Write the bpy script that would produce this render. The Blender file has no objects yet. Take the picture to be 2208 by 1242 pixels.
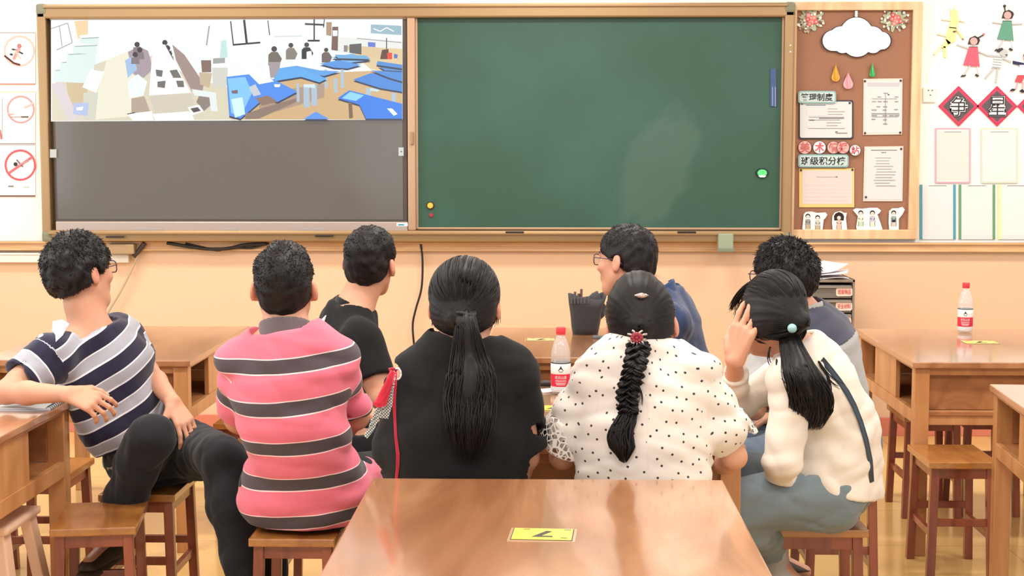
import bpy, bmesh, math, random
import numpy as np
from mathutils import Vector, Matrix, Euler

sc = bpy.context.scene
COL = sc.collection

# ---------------------------------------------------------------- camera
CAMZ, F, PITCH, YAW = 1.55, 3300.0, math.radians(5.02), math.radians(1.49)
cam_d = bpy.data.cameras.new('camera'); cam = bpy.data.objects.new('camera', cam_d); COL.objects.link(cam)
cam.location = (0, 0, CAMZ); cam.rotation_euler = (math.pi/2-PITCH, 0, YAW)
cam_d.sensor_width = 36; cam_d.lens = F/2208*36; cam_d.clip_start = .05
sc.camera = cam
_R = Euler((math.pi/2-PITCH, 0, YAW)).to_matrix()

# ---------------------------------------------------------------- light and exposure
def C(r, g, b, a=1.0):
    f = lambda c: (c/255/12.92) if c/255 <= .04045 else ((c/255+.055)/1.055)**2.4
    return (f(r), f(g), f(b), a)
w = bpy.data.worlds.new('world'); sc.world = w; w.use_nodes = True
bg = w.node_tree.nodes['Background']; bg.inputs[0].default_value = (.96, .98, 1.0, 1); bg.inputs[1].default_value = .75
def area(name, loc, rot, sx, sy, power, col=(1, 1, 1)):
    l = bpy.data.lights.new(name, 'AREA'); l.shape = 'RECTANGLE'; l.size = sx; l.size_y = sy; l.energy = power; l.color = col
    o = bpy.data.objects.new(name, l); o.location = loc; o.rotation_euler = rot; COL.objects.link(o); return o
for x in (-2.6, 0, 2.6):
    for y in (1.6, 4.4, 6.9):
        area('ceiling_lamp_light', (x, y, 3.12), (0, 0, 0), 1.25, .3, 50 if y < 6 else 44, (1, .98, .955))
# daylight through the windows of the left side and behind the camera
area('window_light', (-4.6, 4.6, 1.9), (0, math.radians(-90), 0), 1.6, 5.0, 70, (.92, .97, 1))
area('window_light', (.5, -2.2, 1.9), (math.radians(80), 0, 0), 6, 1.8, 55, (.95, .98, 1))
sc.view_settings.view_transform = 'Standard'; sc.view_settings.look = 'None'
sc.view_settings.gamma = 1; sc.view_settings.use_curve_mapping = False
sc.view_settings.exposure = -0.12

def W(px, py, Y):
    """world point seen at photo pixel px,py (2208x1242) at depth Y"""
    d = _R @ Vector(((px-1104)/F, -(py-621)/F, -1))
    t = Y/d.y
    return np.array((d.x*t, Y, CAMZ+d.z*t))
def wx(px, Y, py=500): return float(W(px, py, Y)[0])
def wz(py, Y, px=1104): return float(W(px, py, Y)[2])

# ---------------------------------------------------------------- materials
MATS = {}
def mat(name, col, rough=.6, metal=0, bump=0, bscale=200, coat=0, emit=None, estr=1, alpha=None, sheen=0, spec=.5, trans=0, sss=0, var=0, vscale=4):
    if name in MATS: return MATS[name]
    m = bpy.data.materials.new(name); m.use_nodes = True; nt = m.node_tree; b = nt.nodes['Principled BSDF']
    b.inputs['Base Color'].default_value = col; b.inputs['Roughness'].default_value = rough; b.inputs['Metallic'].default_value = metal
    b.inputs['Coat Weight'].default_value = coat; b.inputs['Coat Roughness'].default_value = .12
    b.inputs['Specular IOR Level'].default_value = spec; b.inputs['Sheen Weight'].default_value = sheen
    b.inputs['Transmission Weight'].default_value = trans
    if sss: b.inputs['Subsurface Weight'].default_value = sss; b.inputs['Subsurface Radius'].default_value = (.012, .005, .003); b.inputs['Subsurface Scale'].default_value = 1
    if emit: b.inputs['Emission Color'].default_value = emit; b.inputs['Emission Strength'].default_value = estr
    if alpha is not None: b.inputs['Alpha'].default_value = alpha
    tc = nt.nodes.new('ShaderNodeTexCoord')
    if bump:
        n = nt.nodes.new('ShaderNodeTexNoise'); n.inputs['Scale'].default_value = bscale; n.inputs['Detail'].default_value = 3
        nt.links.new(tc.outputs['Object'], n.inputs['Vector'])
        bp = nt.nodes.new('ShaderNodeBump'); bp.inputs['Strength'].default_value = bump; bp.inputs['Distance'].default_value = .002
        nt.links.new(n.outputs['Fac'], bp.inputs['Height']); nt.links.new(bp.outputs[0], b.inputs['Normal'])
    if var:
        n2 = nt.nodes.new('ShaderNodeTexNoise'); n2.inputs['Scale'].default_value = vscale; n2.inputs['Detail'].default_value = 4
        nt.links.new(tc.outputs['Object'], n2.inputs['Vector'])
        hs = nt.nodes.new('ShaderNodeMix'); hs.data_type = 'RGBA'
        hs.inputs[6].default_value = tuple(c*(1-var) for c in col[:3])+(1,); hs.inputs[7].default_value = tuple(min(1, c*(1+var)) for c in col[:3])+(1,)
        nt.links.new(n2.outputs['Fac'], hs.inputs[0]); nt.links.new(hs.outputs[2], b.inputs['Base Color'])
    MATS[name] = m; return m

def attr_mat(name, attr='Col', rough=.6, emit=0, sss=0, spec=.4):
    if name in MATS: return MATS[name]
    m = bpy.data.materials.new(name); m.use_nodes = True; nt = m.node_tree; b = nt.nodes['Principled BSDF']
    a = nt.nodes.new('ShaderNodeAttribute'); a.attribute_name = attr
    b.inputs['Roughness'].default_value = rough; b.inputs['Specular IOR Level'].default_value = spec
    if emit:
        nt.links.new(a.outputs['Color'], b.inputs['Emission Color']); b.inputs['Emission Strength'].default_value = emit
        b.inputs['Base Color'].default_value = (.02, .02, .02, 1)
    else: nt.links.new(a.outputs['Color'], b.inputs['Base Color'])
    if sss: b.inputs['Subsurface Weight'].default_value = sss; b.inputs['Subsurface Radius'].default_value = (.012, .005, .003); b.inputs['Subsurface Scale'].default_value = 1
    MATS[name] = m; return m

def wood(name, c1, c2, rough=.25, coat=.6, axis='Y', scale=1.0):
    if name in MATS: return MATS[name]
    m = bpy.data.materials.new(name); m.use_nodes = True; nt = m.node_tree; b = nt.nodes['Principled BSDF']; L = nt.links.new
    tc = nt.nodes.new('ShaderNodeTexCoord'); mp = nt.nodes.new('ShaderNodeMapping')
    s = {'X': (1.2, 9, 9), 'Y': (9, 1.2, 9), 'Z': (9, 9, 1.2)}[axis]
    mp.inputs['Scale'].default_value = [q*scale for q in s]; L(tc.outputs['Object'], mp.inputs['Vector'])
    n = nt.nodes.new('ShaderNodeTexNoise'); n.inputs['Scale'].default_value = 1.6; n.inputs['Detail'].default_value = 8; n.inputs['Distortion'].default_value = 1.2
    L(mp.outputs[0], n.inputs['Vector'])
    cr = nt.nodes.new('ShaderNodeValToRGB'); cr.color_ramp.elements[0].position = .36; cr.color_ramp.elements[0].color = c1
    cr.color_ramp.elements[1].position = .66; cr.color_ramp.elements[1].color = c2
    L(n.outputs['Fac'], cr.inputs[0]); L(cr.outputs[0], b.inputs['Base Color'])
    b.inputs['Roughness'].default_value = rough; b.inputs['Coat Weight'].default_value = coat; b.inputs['Coat Roughness'].default_value = .1
    n2 = nt.nodes.new('ShaderNodeTexNoise'); n2.inputs['Scale'].default_value = 5; L(mp.outputs[0], n2.inputs['Vector'])
    bp = nt.nodes.new('ShaderNodeBump'); bp.inputs['Strength'].default_value = .12; bp.inputs['Distance'].default_value = .001
    L(n2.outputs['Fac'], bp.inputs['Height']); L(bp.outputs[0], b.inputs['Normal'])
    MATS[name] = m; return m

# ---------------------------------------------------------------- object helpers
def tag(o, label=None, cat=None, group=None, kind=None):
    if label: o['label'] = label
    if cat: o['category'] = cat
    if group: o['group'] = group
    if kind: o['kind'] = kind
    return o
def empty(name, loc, rz=0):
    o = bpy.data.objects.new(name, None); o.location = loc; o.rotation_euler = (0, 0, rz); o.empty_display_size = .1; COL.objects.link(o); return o
def link(name, me, m, parent=None, loc=None):
    o = bpy.data.objects.new(name, me); COL.objects.link(o)
    if m is not None:
        for q in (m if isinstance(m, (list, tuple)) else [m]): me.materials.append(q)
    if parent: o.parent = parent
    if loc is not None: o.location = loc
    return o
def kids(o): return [c for c in bpy.data.objects if c.parent == o]
def copy_tree(o, parent=None):
    c = o.copy(); COL.objects.link(c)
    if parent: c.parent = parent
    for ch in kids(o): copy_tree(ch, c)
    return c

class MB:
    """collects simple solids into one mesh"""
    def __init__(s): s.bm = bmesh.new()
    def box(s, lo, hi, mi=0, bev=0, top=None):
        """top: optional (dx,dy) shift of upper face for splayed bars"""
        x0, y0, z0 = lo; x1, y1, z1 = hi; b = bmesh.new(); sx, sy = top or (0, 0)
        v = [b.verts.new(p) for p in ((x0, y0, z0), (x1, y0, z0), (x1, y1, z0), (x0, y1, z0), (x0+sx, y0+sy, z1), (x1+sx, y0+sy, z1), (x1+sx, y1+sy, z1), (x0+sx, y1+sy, z1))]
        for f in ((3, 2, 1, 0), (4, 5, 6, 7), (0, 1, 5, 4), (1, 2, 6, 5), (2, 3, 7, 6), (3, 0, 4, 7)):
            b.faces.new([v[i] for i in f])
        if bev: bmesh.ops.bevel(b, geom=b.edges[:], offset=bev, segments=2, affect='EDGES', profile=.6)
        for f in b.faces: f.material_index = mi
        me = bpy.data.meshes.new('t'); b.to_mesh(me); b.free(); s.bm.from_mesh(me); bpy.data.meshes.remove(me); return s
    def tube(s, pts, r, n=10, caps=True, mi=0):
        pts = [Vector(p) for p in pts]; rs = r if hasattr(r, '__len__') else [r]*len(pts); rings = []
        t0 = (pts[1]-pts[0]).normalized(); up = Vector((0, 0, 1)) if abs(t0.z) < .9 else Vector((1, 0, 0)); u = t0.cross(up).normalized()
        for i, p in enumerate(pts):
            t = (pts[min(i+1, len(pts)-1)]-pts[max(i-1, 0)]).normalized(); u = (u-t*u.dot(t)).normalized(); v = t.cross(u)
            rings.append([s.bm.verts.new(p+(u*math.cos(a)+v*math.sin(a))*rs[i]) for a in [2*math.pi*k/n for k in range(n)]])
        for a, b in zip(rings, rings[1:]):
            for k in range(n):
                f = s.bm.faces.new((a[k], a[(k+1) % n], b[(k+1) % n], b[k])); f.smooth = True; f.material_index = mi
        if caps:
            s.bm.faces.new(rings[0][::-1]).material_index = mi; s.bm.faces.new(rings[-1]).material_index = mi
        return s
    def lathe(s, prof, c=(0, 0, 0), n=32, mi=0):
        rings = [[s.bm.verts.new((c[0]+r*math.cos(a), c[1]+r*math.sin(a), c[2]+z)) for a in [2*math.pi*k/n for k in range(n)]] for r, z in prof]
        for a, b in zip(rings, rings[1:]):
            for k in range(n):
                f = s.bm.faces.new((a[k], a[(k+1) % n], b[(k+1) % n], b[k])); f.smooth = True; f.material_index = mi
        if prof[0][0] > 1e-4: s.bm.faces.new(rings[0][::-1]).material_index = mi
        if prof[-1][0] > 1e-4: s.bm.faces.new(rings[-1]).material_index = mi
        return s
    def slab(s, poly, y0, y1, mi=0, bev=0):
        """polygon in x,z extruded from y0 (front) to y1 (back)"""
        b = bmesh.new()
        v = [b.verts.new((x, y0, z)) for x, z in poly]; f = b.faces.new(v)
        r = bmesh.ops.extrude_face_region(b, geom=[f]); bmesh.ops.translate(b, vec=(0, y1-y0, 0), verts=[q for q in r['geom'] if isinstance(q, bmesh.types.BMVert)])
        bmesh.ops.recalc_face_normals(b, faces=b.faces[:])
        for f in b.faces: f.material_index = mi
        if bev: bmesh.ops.bevel(b, geom=[e for e in b.edges if abs(e.verts[0].co.y-e.verts[1].co.y) < 1e-6 and abs(e.verts[0].co.y-y0) < 1e-6], offset=bev, segments=2, affect='EDGES')
        me = bpy.data.meshes.new('t'); b.to_mesh(me); b.free(); s.bm.from_mesh(me); bpy.data.meshes.remove(me); return s
    def build(s, name, m, parent=None, loc=None):
        me = bpy.data.meshes.new(name); bmesh.ops.recalc_face_normals(s.bm, faces=s.bm.faces[:]) if False else None
        s.bm.to_mesh(me); s.bm.free()
        return link(name, me, m, parent, loc)

def rrect(x0, z0, x1, z1, r, n=5):
    o = []
    for cx, cz, a0 in ((x1-r, z1-r, 0), (x0+r, z1-r, 90), (x0+r, z0+r, 180), (x1-r, z0+r, 270)):
        for k in range(n+1):
            a = math.radians(a0+90*k/n); o.append((cx+r*math.cos(a), cz+r*math.sin(a)))
    return o
def circ(cx, cz, r, n=24, rz=None):
    return [(cx+r*math.cos(2*math.pi*k/n), cz+(rz or r)*math.sin(2*math.pi*k/n)) for k in range(n)]

class Print:
    """flat coloured print lying on a sheet: layered polygons in x,z facing -y; colours in attribute Col"""
    def __init__(s, y, px=None): s.y = y; s.v = []; s.f = []; s.c = []; s.k = 0; s.px = px
    def poly(s, pts, col):
        if s.px: pts = [(lambda q: (q[0], q[2]))(W(x, z, s.px)) for x, z in pts]
        y = s.y-.00012*s.k-.0003; s.k += 1
        i = len(s.v); s.v += [(x, y, z) for x, z in pts]
        a = sum(pts[j][0]*pts[(j+1) % len(pts)][1]-pts[(j+1) % len(pts)][0]*pts[j][1] for j in range(len(pts)))
        idx = list(range(i, i+len(pts)))
        s.f.append(idx if a > 0 else idx[::-1]); s.c.append(col); return s
    def rect(s, x0, y0, x1, y1, col): return s.poly([(x0, y0), (x1, y0), (x1, y1), (x0, y1)], col)
    def line(s, pts, wd, col):
        for (a, b), (c, d) in zip(pts, pts[1:]):
            L = math.hypot(c-a, d-b) or 1; nx, ny = -(d-b)/L*wd/2, (c-a)/L*wd/2
            s.poly([(a+nx, b+ny), (c+nx, d+ny), (c-nx, d-ny), (a-nx, b-ny)], col)
        return s
    def build(s, name, m, parent=None):
        me = bpy.data.meshes.new(name); me.from_pydata(s.v, [], s.f)
        at = me.color_attributes.new('Col', 'FLOAT_COLOR', 'CORNER'); d = []
        for f, c in zip(s.f, s.c): d += list(c)*len(f)
        at.data.foreach_set('color', d)
        return link(name, me, m, parent)

def text_mesh(body, extrude=.0005, bold=0):
    cu = bpy.data.curves.new('t', 'FONT'); cu.body = body; cu.extrude = extrude; cu.offset = bold; cu.resolution_u = 3
    o = bpy.data.objects.new('t', cu); COL.objects.link(o)
    me = bpy.data.meshes.new_from_object(o.evaluated_get(bpy.context.evaluated_depsgraph_get()))
    bpy.data.objects.remove(o); bpy.data.curves.remove(cu)
    n = len(me.vertices); P = np.zeros(n*3); me.vertices.foreach_get('co', P); P = P.reshape(-1, 3)
    return me, P
def text(name, body, box, y, m, parent=None, bold=.012, ext=.0006, sq=False):
    """writing filling the box (x0,z0,x1,z1) on the plane y, facing the camera side"""
    me, P = text_mesh(body, .5, bold); lo, hi = P.min(0), P.max(0); x0, z0, x1, z1 = box
    sx, sz = (x1-x0)/(hi[0]-lo[0]), (z1-z0)/(hi[1]-lo[1])
    Q = np.stack([x0+(P[:, 0]-lo[0])*sx, y-(P[:, 2]*2)*ext/2-ext/2, z0+(P[:, 1]-lo[1])*sz], 1)
    me.vertices.foreach_set('co', Q.ravel()); me.update(); return link(name, me, m, parent)
# ================================================================ the room
WY = 8.4
ZT = wz(530, WY)                       # dado trim height
def struct(name, mb, m): o = mb.build(name, m); o['kind'] = 'structure'; return o
M_white = mat('white_wall_paint', C(246, 243, 236), rough=.7, bump=.15, bscale=120)
M_peach = mat('peach_wall_paint', C(232, 194, 160), rough=.5, bump=.12, bscale=90, var=.03, vscale=.8)
M_trim = wood('pine_trim', C(206, 160, 112), C(228, 186, 138), rough=.4, coat=.2, axis='X')
def floor_mat():
    m = bpy.data.materials.new('floor_tiles'); m.use_nodes = True; nt = m.node_tree; b = nt.nodes['Principled BSDF']; L = nt.links.new
    tc = nt.nodes.new('ShaderNodeTexCoord'); br = nt.nodes.new('ShaderNodeTexBrick')
    br.offset = 0; br.inputs['Scale'].default_value = 1; br.inputs['Brick Width'].default_value = .6; br.inputs['Row Height'].default_value = .6
    br.inputs['Mortar Size'].default_value = .003; br.inputs['Color1'].default_value = C(232, 192, 116); br.inputs['Color2'].default_value = C(226, 186, 120); br.inputs['Mortar'].default_value = C(196, 160, 100)
    L(tc.outputs['Object'], br.inputs['Vector'])
    n = nt.nodes.new('ShaderNodeTexNoise'); n.inputs['Scale'].default_value = 3; n.inputs['Detail'].default_value = 6; L(tc.outputs['Object'], n.inputs['Vector'])
    mx = nt.nodes.new('ShaderNodeMix'); mx.data_type = 'RGBA'; mx.blend_type = 'MULTIPLY'; mx.inputs[0].default_value = .25
    L(br.outputs['Color'], mx.inputs[6]); L(n.outputs['Fac'], mx.inputs[7]); L(mx.outputs[2], b.inputs['Base Color'])
    b.inputs['Roughness'].default_value = .16; b.inputs['Specular IOR Level'].default_value = .6
    return m
struct('floor', MB().box((-4.6, -2.4, -.1), (4.6, WY+.12, 0)), floor_mat())
struct('ceiling', MB().box((-4.6, -2.4, 3.2), (4.6, WY+.12, 3.3)), M_white)
struct('wall_back', MB().box((-4.6, WY, ZT), (4.6, WY+.12, 3.2)), M_white)
struct('wall_back', MB().box((-4.6, WY, 0), (4.6, WY+.12, ZT)), M_peach)
struct('baseboard_back', MB().box((-4.6, WY-.015, 0), (4.6, WY, .1), bev=.003), mat('terracotta_skirting', C(214, 128, 104), rough=.3, var=.06))
t = MB(); z0, z1 = wz(541, WY), wz(521, WY)
t.box((-4.6, WY-.03, z0), (4.6, WY, z1), bev=.004); t.box((-4.6, WY-.042, z1-.012), (4.6, WY, z1), bev=.003); t.box((-4.6, WY-.038, z0), (4.6, WY, z0+.01), bev=.003)
struct('trim_1', t, M_trim)

# ---------------------------------------------------------------- blackboard unit
M_gold = mat('champagne_aluminium', C(166, 136, 98), rough=.32, metal=.55, var=.05, vscale=2)
M_goldlight = mat('pale_aluminium', C(194, 160, 130), rough=.3, metal=.5)
M_corner = mat('grey_plastic_corner', C(128, 128, 104), rough=.5)
bx0, bx1 = wx(77, WY, 300), wx(1707, WY, 300); bz0, bz1 = wz(523, WY), wz(9, WY)
FY = WY-.10                                       # face of the frame
board = empty('sliding_blackboard', ((bx0+bx1)/2, WY, bz0))
tag(board, 'long green classroom chalkboard in a champagne metal frame on the back wall', 'blackboard')
def bpart(name, mb, m, par=None):
    o = mb.build(name, m); p = par or board; o.parent = p
    if p is board: o.location = -board.location
    return o
fw = .062
def px2(px, py, Y=WY-.1): q = W(px, py, Y); return float(q[0]), float(q[2])
bx0, bz1 = px2(77, 9); bx1, bz0 = px2(1707, 523)
f = MB()
f.box((bx0, FY, bz1-fw-.015), (bx1, WY, bz1), bev=.01); f.box((bx0, FY, bz0), (bx1, WY, bz0+fw), bev=.01)
f.box((bx0, FY, bz0), (bx0+.05, WY, bz1), bev=.01); f.box((bx1-.055, FY, bz0), (bx1, WY, bz1), bev=.01)
f.box((bx0+.04, FY-.012, bz1-.022), (bx1-.04, FY, bz1-.006), bev=.004); f.box((bx0+.04, FY-.02, bz0+fw-.022), (bx1-.04, FY, bz0+fw-.008), bev=.004)
f.box((bx0+.04, FY+.08, bz0+.02), (bx1-.04, WY, bz1-.02))
bpart('frame', f, M_gold)
for cx, cz in ((bx0-.002, bz1+.003), (bx1+.002, bz1+.003), (bx0-.002, bz0-.003), (bx1+.002, bz0-.003)):
    sx = .058 if cx < 0 else -.058; sz = -.058 if cz > 1.5 else .058
    bpart('corner_cap', MB().box((min(cx, cx+sx), FY-.006, min(cz, cz+sz)), (max(cx, cx+sx), WY, max(cz, cz+sz)), bev=.016), M_corner)
gx0, gz1 = px2(897, 34); gx1, gz0 = px2(1684, 493)
def green_mat():
    m = bpy.data.materials.new('green_chalkboard'); m.use_nodes = True; nt = m.node_tree; b = nt.nodes['Principled BSDF']; L = nt.links.new
    tc = nt.nodes.new('ShaderNodeTexCoord'); mp = nt.nodes.new('ShaderNodeMapping'); L(tc.outputs['Object'], mp.inputs['Vector'])
    n = nt.nodes.new('ShaderNodeTexNoise'); n.inputs['Scale'].default_value = 1.6; n.inputs['Detail'].default_value = 5; L(mp.outputs[0], n.inputs['Vector'])
    cr = nt.nodes.new('ShaderNodeValToRGB'); cr.color_ramp.elements[0].position = .4; cr.color_ramp.elements[0].color = C(52, 86, 70)
    cr.color_ramp.elements[1].position = .72; cr.color_ramp.elements[1].color = C(60, 98, 86); L(n.outputs['Fac'], cr.inputs[0])
    # soft tilted patch, slightly paler than the board, with its own edge
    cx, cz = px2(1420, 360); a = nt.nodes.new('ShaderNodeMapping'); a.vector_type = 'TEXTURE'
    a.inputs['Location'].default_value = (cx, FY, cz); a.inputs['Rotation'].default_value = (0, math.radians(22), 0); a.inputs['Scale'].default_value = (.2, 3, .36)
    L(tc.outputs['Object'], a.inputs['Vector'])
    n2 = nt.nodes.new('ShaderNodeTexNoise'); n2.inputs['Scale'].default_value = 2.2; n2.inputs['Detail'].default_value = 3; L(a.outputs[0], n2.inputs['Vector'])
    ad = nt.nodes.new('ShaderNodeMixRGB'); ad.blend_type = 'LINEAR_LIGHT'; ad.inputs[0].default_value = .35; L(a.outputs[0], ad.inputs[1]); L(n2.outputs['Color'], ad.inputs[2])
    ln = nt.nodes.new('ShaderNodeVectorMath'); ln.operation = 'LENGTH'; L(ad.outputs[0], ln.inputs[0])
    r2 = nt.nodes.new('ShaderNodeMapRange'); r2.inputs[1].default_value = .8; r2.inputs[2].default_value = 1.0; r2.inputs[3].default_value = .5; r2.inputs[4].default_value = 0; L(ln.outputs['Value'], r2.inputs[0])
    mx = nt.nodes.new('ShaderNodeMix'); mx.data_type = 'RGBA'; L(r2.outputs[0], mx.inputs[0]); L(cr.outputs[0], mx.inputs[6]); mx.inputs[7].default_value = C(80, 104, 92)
    L(mx.outputs[2], b.inputs['Base Color']); b.inputs['Roughness'].default_value = .38; b.inputs['Specular IOR Level'].default_value = .35
    return m
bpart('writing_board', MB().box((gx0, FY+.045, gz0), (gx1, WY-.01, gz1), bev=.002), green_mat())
e = MB()
for k, (a, b_, c, d) in enumerate(((gx0-.008, gx0+.004, gz0-.006, gz1+.006), (gx1-.004, gx1+.008, gz0-.006, gz1+.006), (gx0, gx1, gz0-.008, gz0+.003), (gx0, gx1, gz1-.003, gz1+.008))):
    e.box((a, FY+.038, c), (b_, FY+.06, d), bev=.002)
bpart('board_edging', e, M_goldlight)
sx0, _ = px2(878, 200); sx1, _ = px2(895, 200)
s_ = MB().box((sx0, FY+.01, bz0+fw), (sx1, FY+.07, bz1-fw), bev=.006); stile = bpart('stile', s_, M_goldlight)
a, c = px2(888, 298); k_ = MB().box((a-.008, FY-.006, c-.035), (a+.01, FY+.01, c+.035), bev=.004); bpart('stile_handle', k_, M_gold)
for px in ((250, 8, 510), (700, 8, 508), (1480, 8, 500), (1110, 8, 500)):
    a, c = px2(px[0], px[2]); bpart('rail_slot', MB().box((a-.05, FY-.0235, c-.006), (a+.05, FY-.018, c+.004), bev=.002), mat('dark_slot', C(40, 32, 28), rough=.4))
for px in ((1704, 98), (1704, 112)):
    a, c = px2(*px); bpart('screw', MB().lathe([(.006, 0), (.006, .003), (.002, .005)], n=12).build('screw', M_goldlight) and MB().box((a-.005, FY-.004, c-.005), (a+.005, FY, c+.005), bev=.002), mat('steel', C(230, 225, 215), rough=.2, metal=1))
for o in [o for o in bpy.data.objects if o.name.startswith('screw') and o.parent is None]: bpy.data.objects.remove(o)

# interactive display, left half of the board
tv = empty('interactive_display', (px2(490, 260)[0], WY-.1, px2(490, 508)[1]))
tag(tv, 'large wall screen showing a classroom video above a plain grey area', 'screen')
def tpart(name, mb, m, par=None, lab=None):
    o = mb.build(name, m); o.parent = par or tv
    if not par: o.location = -tv.location
    if lab: o['label'] = lab
    return o
x0, z1 = px2(103, 35); x1, z0 = px2(879, 507); TY = FY+.03
sx0_, sz1 = px2(110, 41); sx1_, sz0 = px2(868, 474)
h = MB(); h.box((x0, TY, z0), (x1, WY-.02, z1), bev=.008)
tpart('housing', h, mat('display_bezel', C(86, 78, 74), rough=.35, metal=.4))
tpart('top_rail', MB().box((x0+.004, TY-.012, z1-.018), (x1, TY+.01, z1+.012), bev=.004), mat('display_silver', C(184, 168, 160), rough=.3, metal=.4))
bz = px2(500, 478)[1]
bt = tpart('bottom_rail', MB().box((x0+.01, TY-.02, z0), (x1, TY+.01, bz), bev=.006), MATS['display_silver'])
for a, b_ in ((285, 350), (640, 705), (480, 512)):
    xa = px2(a, 498)[0]; xb = px2(b_, 498)[0]; zz = px2(a, 498)[1]
    tpart('port_cover', MB().box((xa, TY-.0225, zz-.012), (xb, TY-.018, zz+.012), bev=.002), mat('port_grey', C(158, 150, 148), rough=.4))
xa, zz = px2(855, 481); xb, zc = px2(879, 488)
tpart('sticker', MB().box((xa, TY-.0215, zc), (xb, TY-.019, zz)), mat('white_sticker', C(226, 240, 240), rough=.4))
tpart('sticker', MB().box((xa+.008, TY-.022, zc+.004), (xb-.02, TY-.0205, zz-.006)), mat('teal_print', C(40, 140, 170), rough=.4))
tpart('screen_panel', MB().box((sx0_, TY-.002, sz0), (sx1_, TY+.01, sz1)), mat('dark_screen', C(60, 55, 52), rough=.12, emit=C(128, 120, 110), estr=.62))
# the picture on the screen, painted in the photograph's own coordinates of the screen
g = lambda v: C(v, v, v)
P = Print(TY-.002, px=TY-.002)
P.poly([(110, 41), (868, 40), (868, 258), (110, 262)], C(236, 242, 240))
WHT, CR, BG_, BRN, GRY, BLU, SKY, DK, TAN = C(255, 255, 255), C(238, 240, 226), C(214, 206, 182), C(168, 146, 128), C(158, 160, 158), C(64, 132, 214), C(130, 190, 246), C(42, 50, 50), C(204, 178, 136)
P.poly([(112, 190), (130, 165), (230, 130), (330, 120), (420, 170), (500, 190), (500, 258), (112, 261)], BG_)
P.poly([(230, 130), (275, 110), (300, 200), (290, 250), (205, 258), (210, 200)], C(232, 228, 206))
P.poly([(140, 150), (190, 180), (185, 240), (150, 235)], C(206, 184, 146))
P.poly([(110, 60), (146, 50), (154, 90), (118, 108)], WHT).line([(110, 62), (146, 50), (156, 92), (122, 108)], 2, GRY).line([(128, 56), (134, 100)], 2, GRY)
P.poly([(160, 46), (190, 44), (190, 76), (168, 84)], C(250, 206, 160))
for k in range(5):                                   # white desks at left
    x, y, s = 116+k*14, 150-k*17, 1-k*.13
    P.poly([(x, y-12*s), (x+72*s, y-18*s), (x+84*s, y), (x+84*s, y+30*s), (x, y+26*s)], C(216, 232, 228))
    P.poly([(x, y-12*s), (x+72*s, y-18*s), (x+86*s, y-2*s), (x+4, y+2*s)], WHT).line([(x+4, y+2*s), (x+86*s, y-2*s)], 2, C(150, 166, 166))
P.poly([(112, 180), (136, 178), (170, 256), (150, 260), (112, 190)], C(214, 204, 206)); P.poly([(178, 188), (208, 200), (225, 155), (196, 150)], WHT)
P.poly([(180, 200), (212, 200), (206, 258), (180, 258)], C(206, 206, 190)); P.poly([(160, 222), (192, 222), (188, 250), (158, 246)], C(176, 190, 226)); P.poly([(165, 232), (180, 230), (178, 238), (166, 238)], WHT)
P.poly([(276, 112), (300, 100), (320, 110), (330, 150), (310, 168), (288, 160)], C(166, 150, 160)); P.poly([(270, 130), (290, 120), (296, 150), (276, 168)], C(160, 190, 226))
for x, y in ((296, 96), (302, 108), (292, 118), (356, 92), (362, 104), (366, 116)): P.poly(circ(x, y, 6, 8), C(64, 56, 62)).poly([(x-8, y+6), (x+8, y+5), (x+10, y+20), (x-9, y+20)], C(128, 118, 120))
P.poly([(372, 96), (398, 118), (440, 180), (436, 205), (414, 196), (380, 130)], C(160, 138, 132)); P.poly([(330, 100), (356, 96), (412, 200), (322, 206)], WHT)
P.poly([(322, 206), (414, 202), (420, 240), (334, 244)], C(206, 198, 180)); P.poly([(276, 175), (298, 160), (318, 176), (310, 206), (280, 212)], C(232, 244, 240)); P.poly([(284, 212), (312, 208), (324, 240), (284, 244)], C(180, 160, 142))
for q in (((340, 176), (358, 174), (356, 190), (340, 188)), ((380, 174), (396, 174), (398, 188), (384, 188)), ((336, 150), (352, 152), (350, 166), (338, 164)), ((366, 152), (382, 150), (392, 168), (374, 168))): P.poly(q, C(112, 108, 104))
P.poly([(434, 130), (456, 130), (456, 156), (436, 156)], C(130, 106, 96)); P.poly([(430, 156), (458, 158), (452, 190), (432, 182)], C(196, 176, 146)); P.poly([(430, 206), (450, 204), (456, 226), (440, 240), (424, 220)], C(140, 128, 120))
P.poly([(414, 192), (440, 196), (466, 200), (470, 240), (456, 240), (452, 210), (420, 206)], C(226, 232, 232)); P.poly([(405, 232), (430, 226), (440, 240), (416, 248)], WHT).poly([(411, 234), (427, 231), (434, 239), (418, 243)], C(90, 76, 82))
P.poly([(275, 246), (328, 240), (332, 260), (288, 261)], WHT).poly([(330, 246), (412, 240), (420, 260), (336, 261)], WHT).line([(275, 246), (292, 243)], 2, DK)
P.poly([(456, 118), (492, 116), (500, 126), (492, 140), (456, 140)], WHT).poly([(460, 126), (486, 124), (486, 136), (460, 138)], GRY).poly([(458, 146), (492, 146), (490, 186), (460, 190)], C(206, 206, 196))
P.poly([(478, 88), (488, 86), (492, 124), (474, 126)], C(190, 222, 218)); P.line([(452, 56), (446, 98)], 3, GRY)
P.poly([(490, 46), (580, 42), (580, 96), (494, 100)], WHT); P.line([(498, 46), (504, 98)], 3, C(70, 88, 84)).line([(527, 43), (533, 96)], 5, DK).line([(503, 97), (562, 92)], 4, DK).line([(578, 44), (582, 76)], 2, DK)
P.line([(678, 42), (678, 86)], 3, DK).line([(658, 52), (700, 54)], 4, DK).line([(664, 88), (690, 88)], 4, DK).line([(700, 42), (698, 60)], 2, DK)
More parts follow.
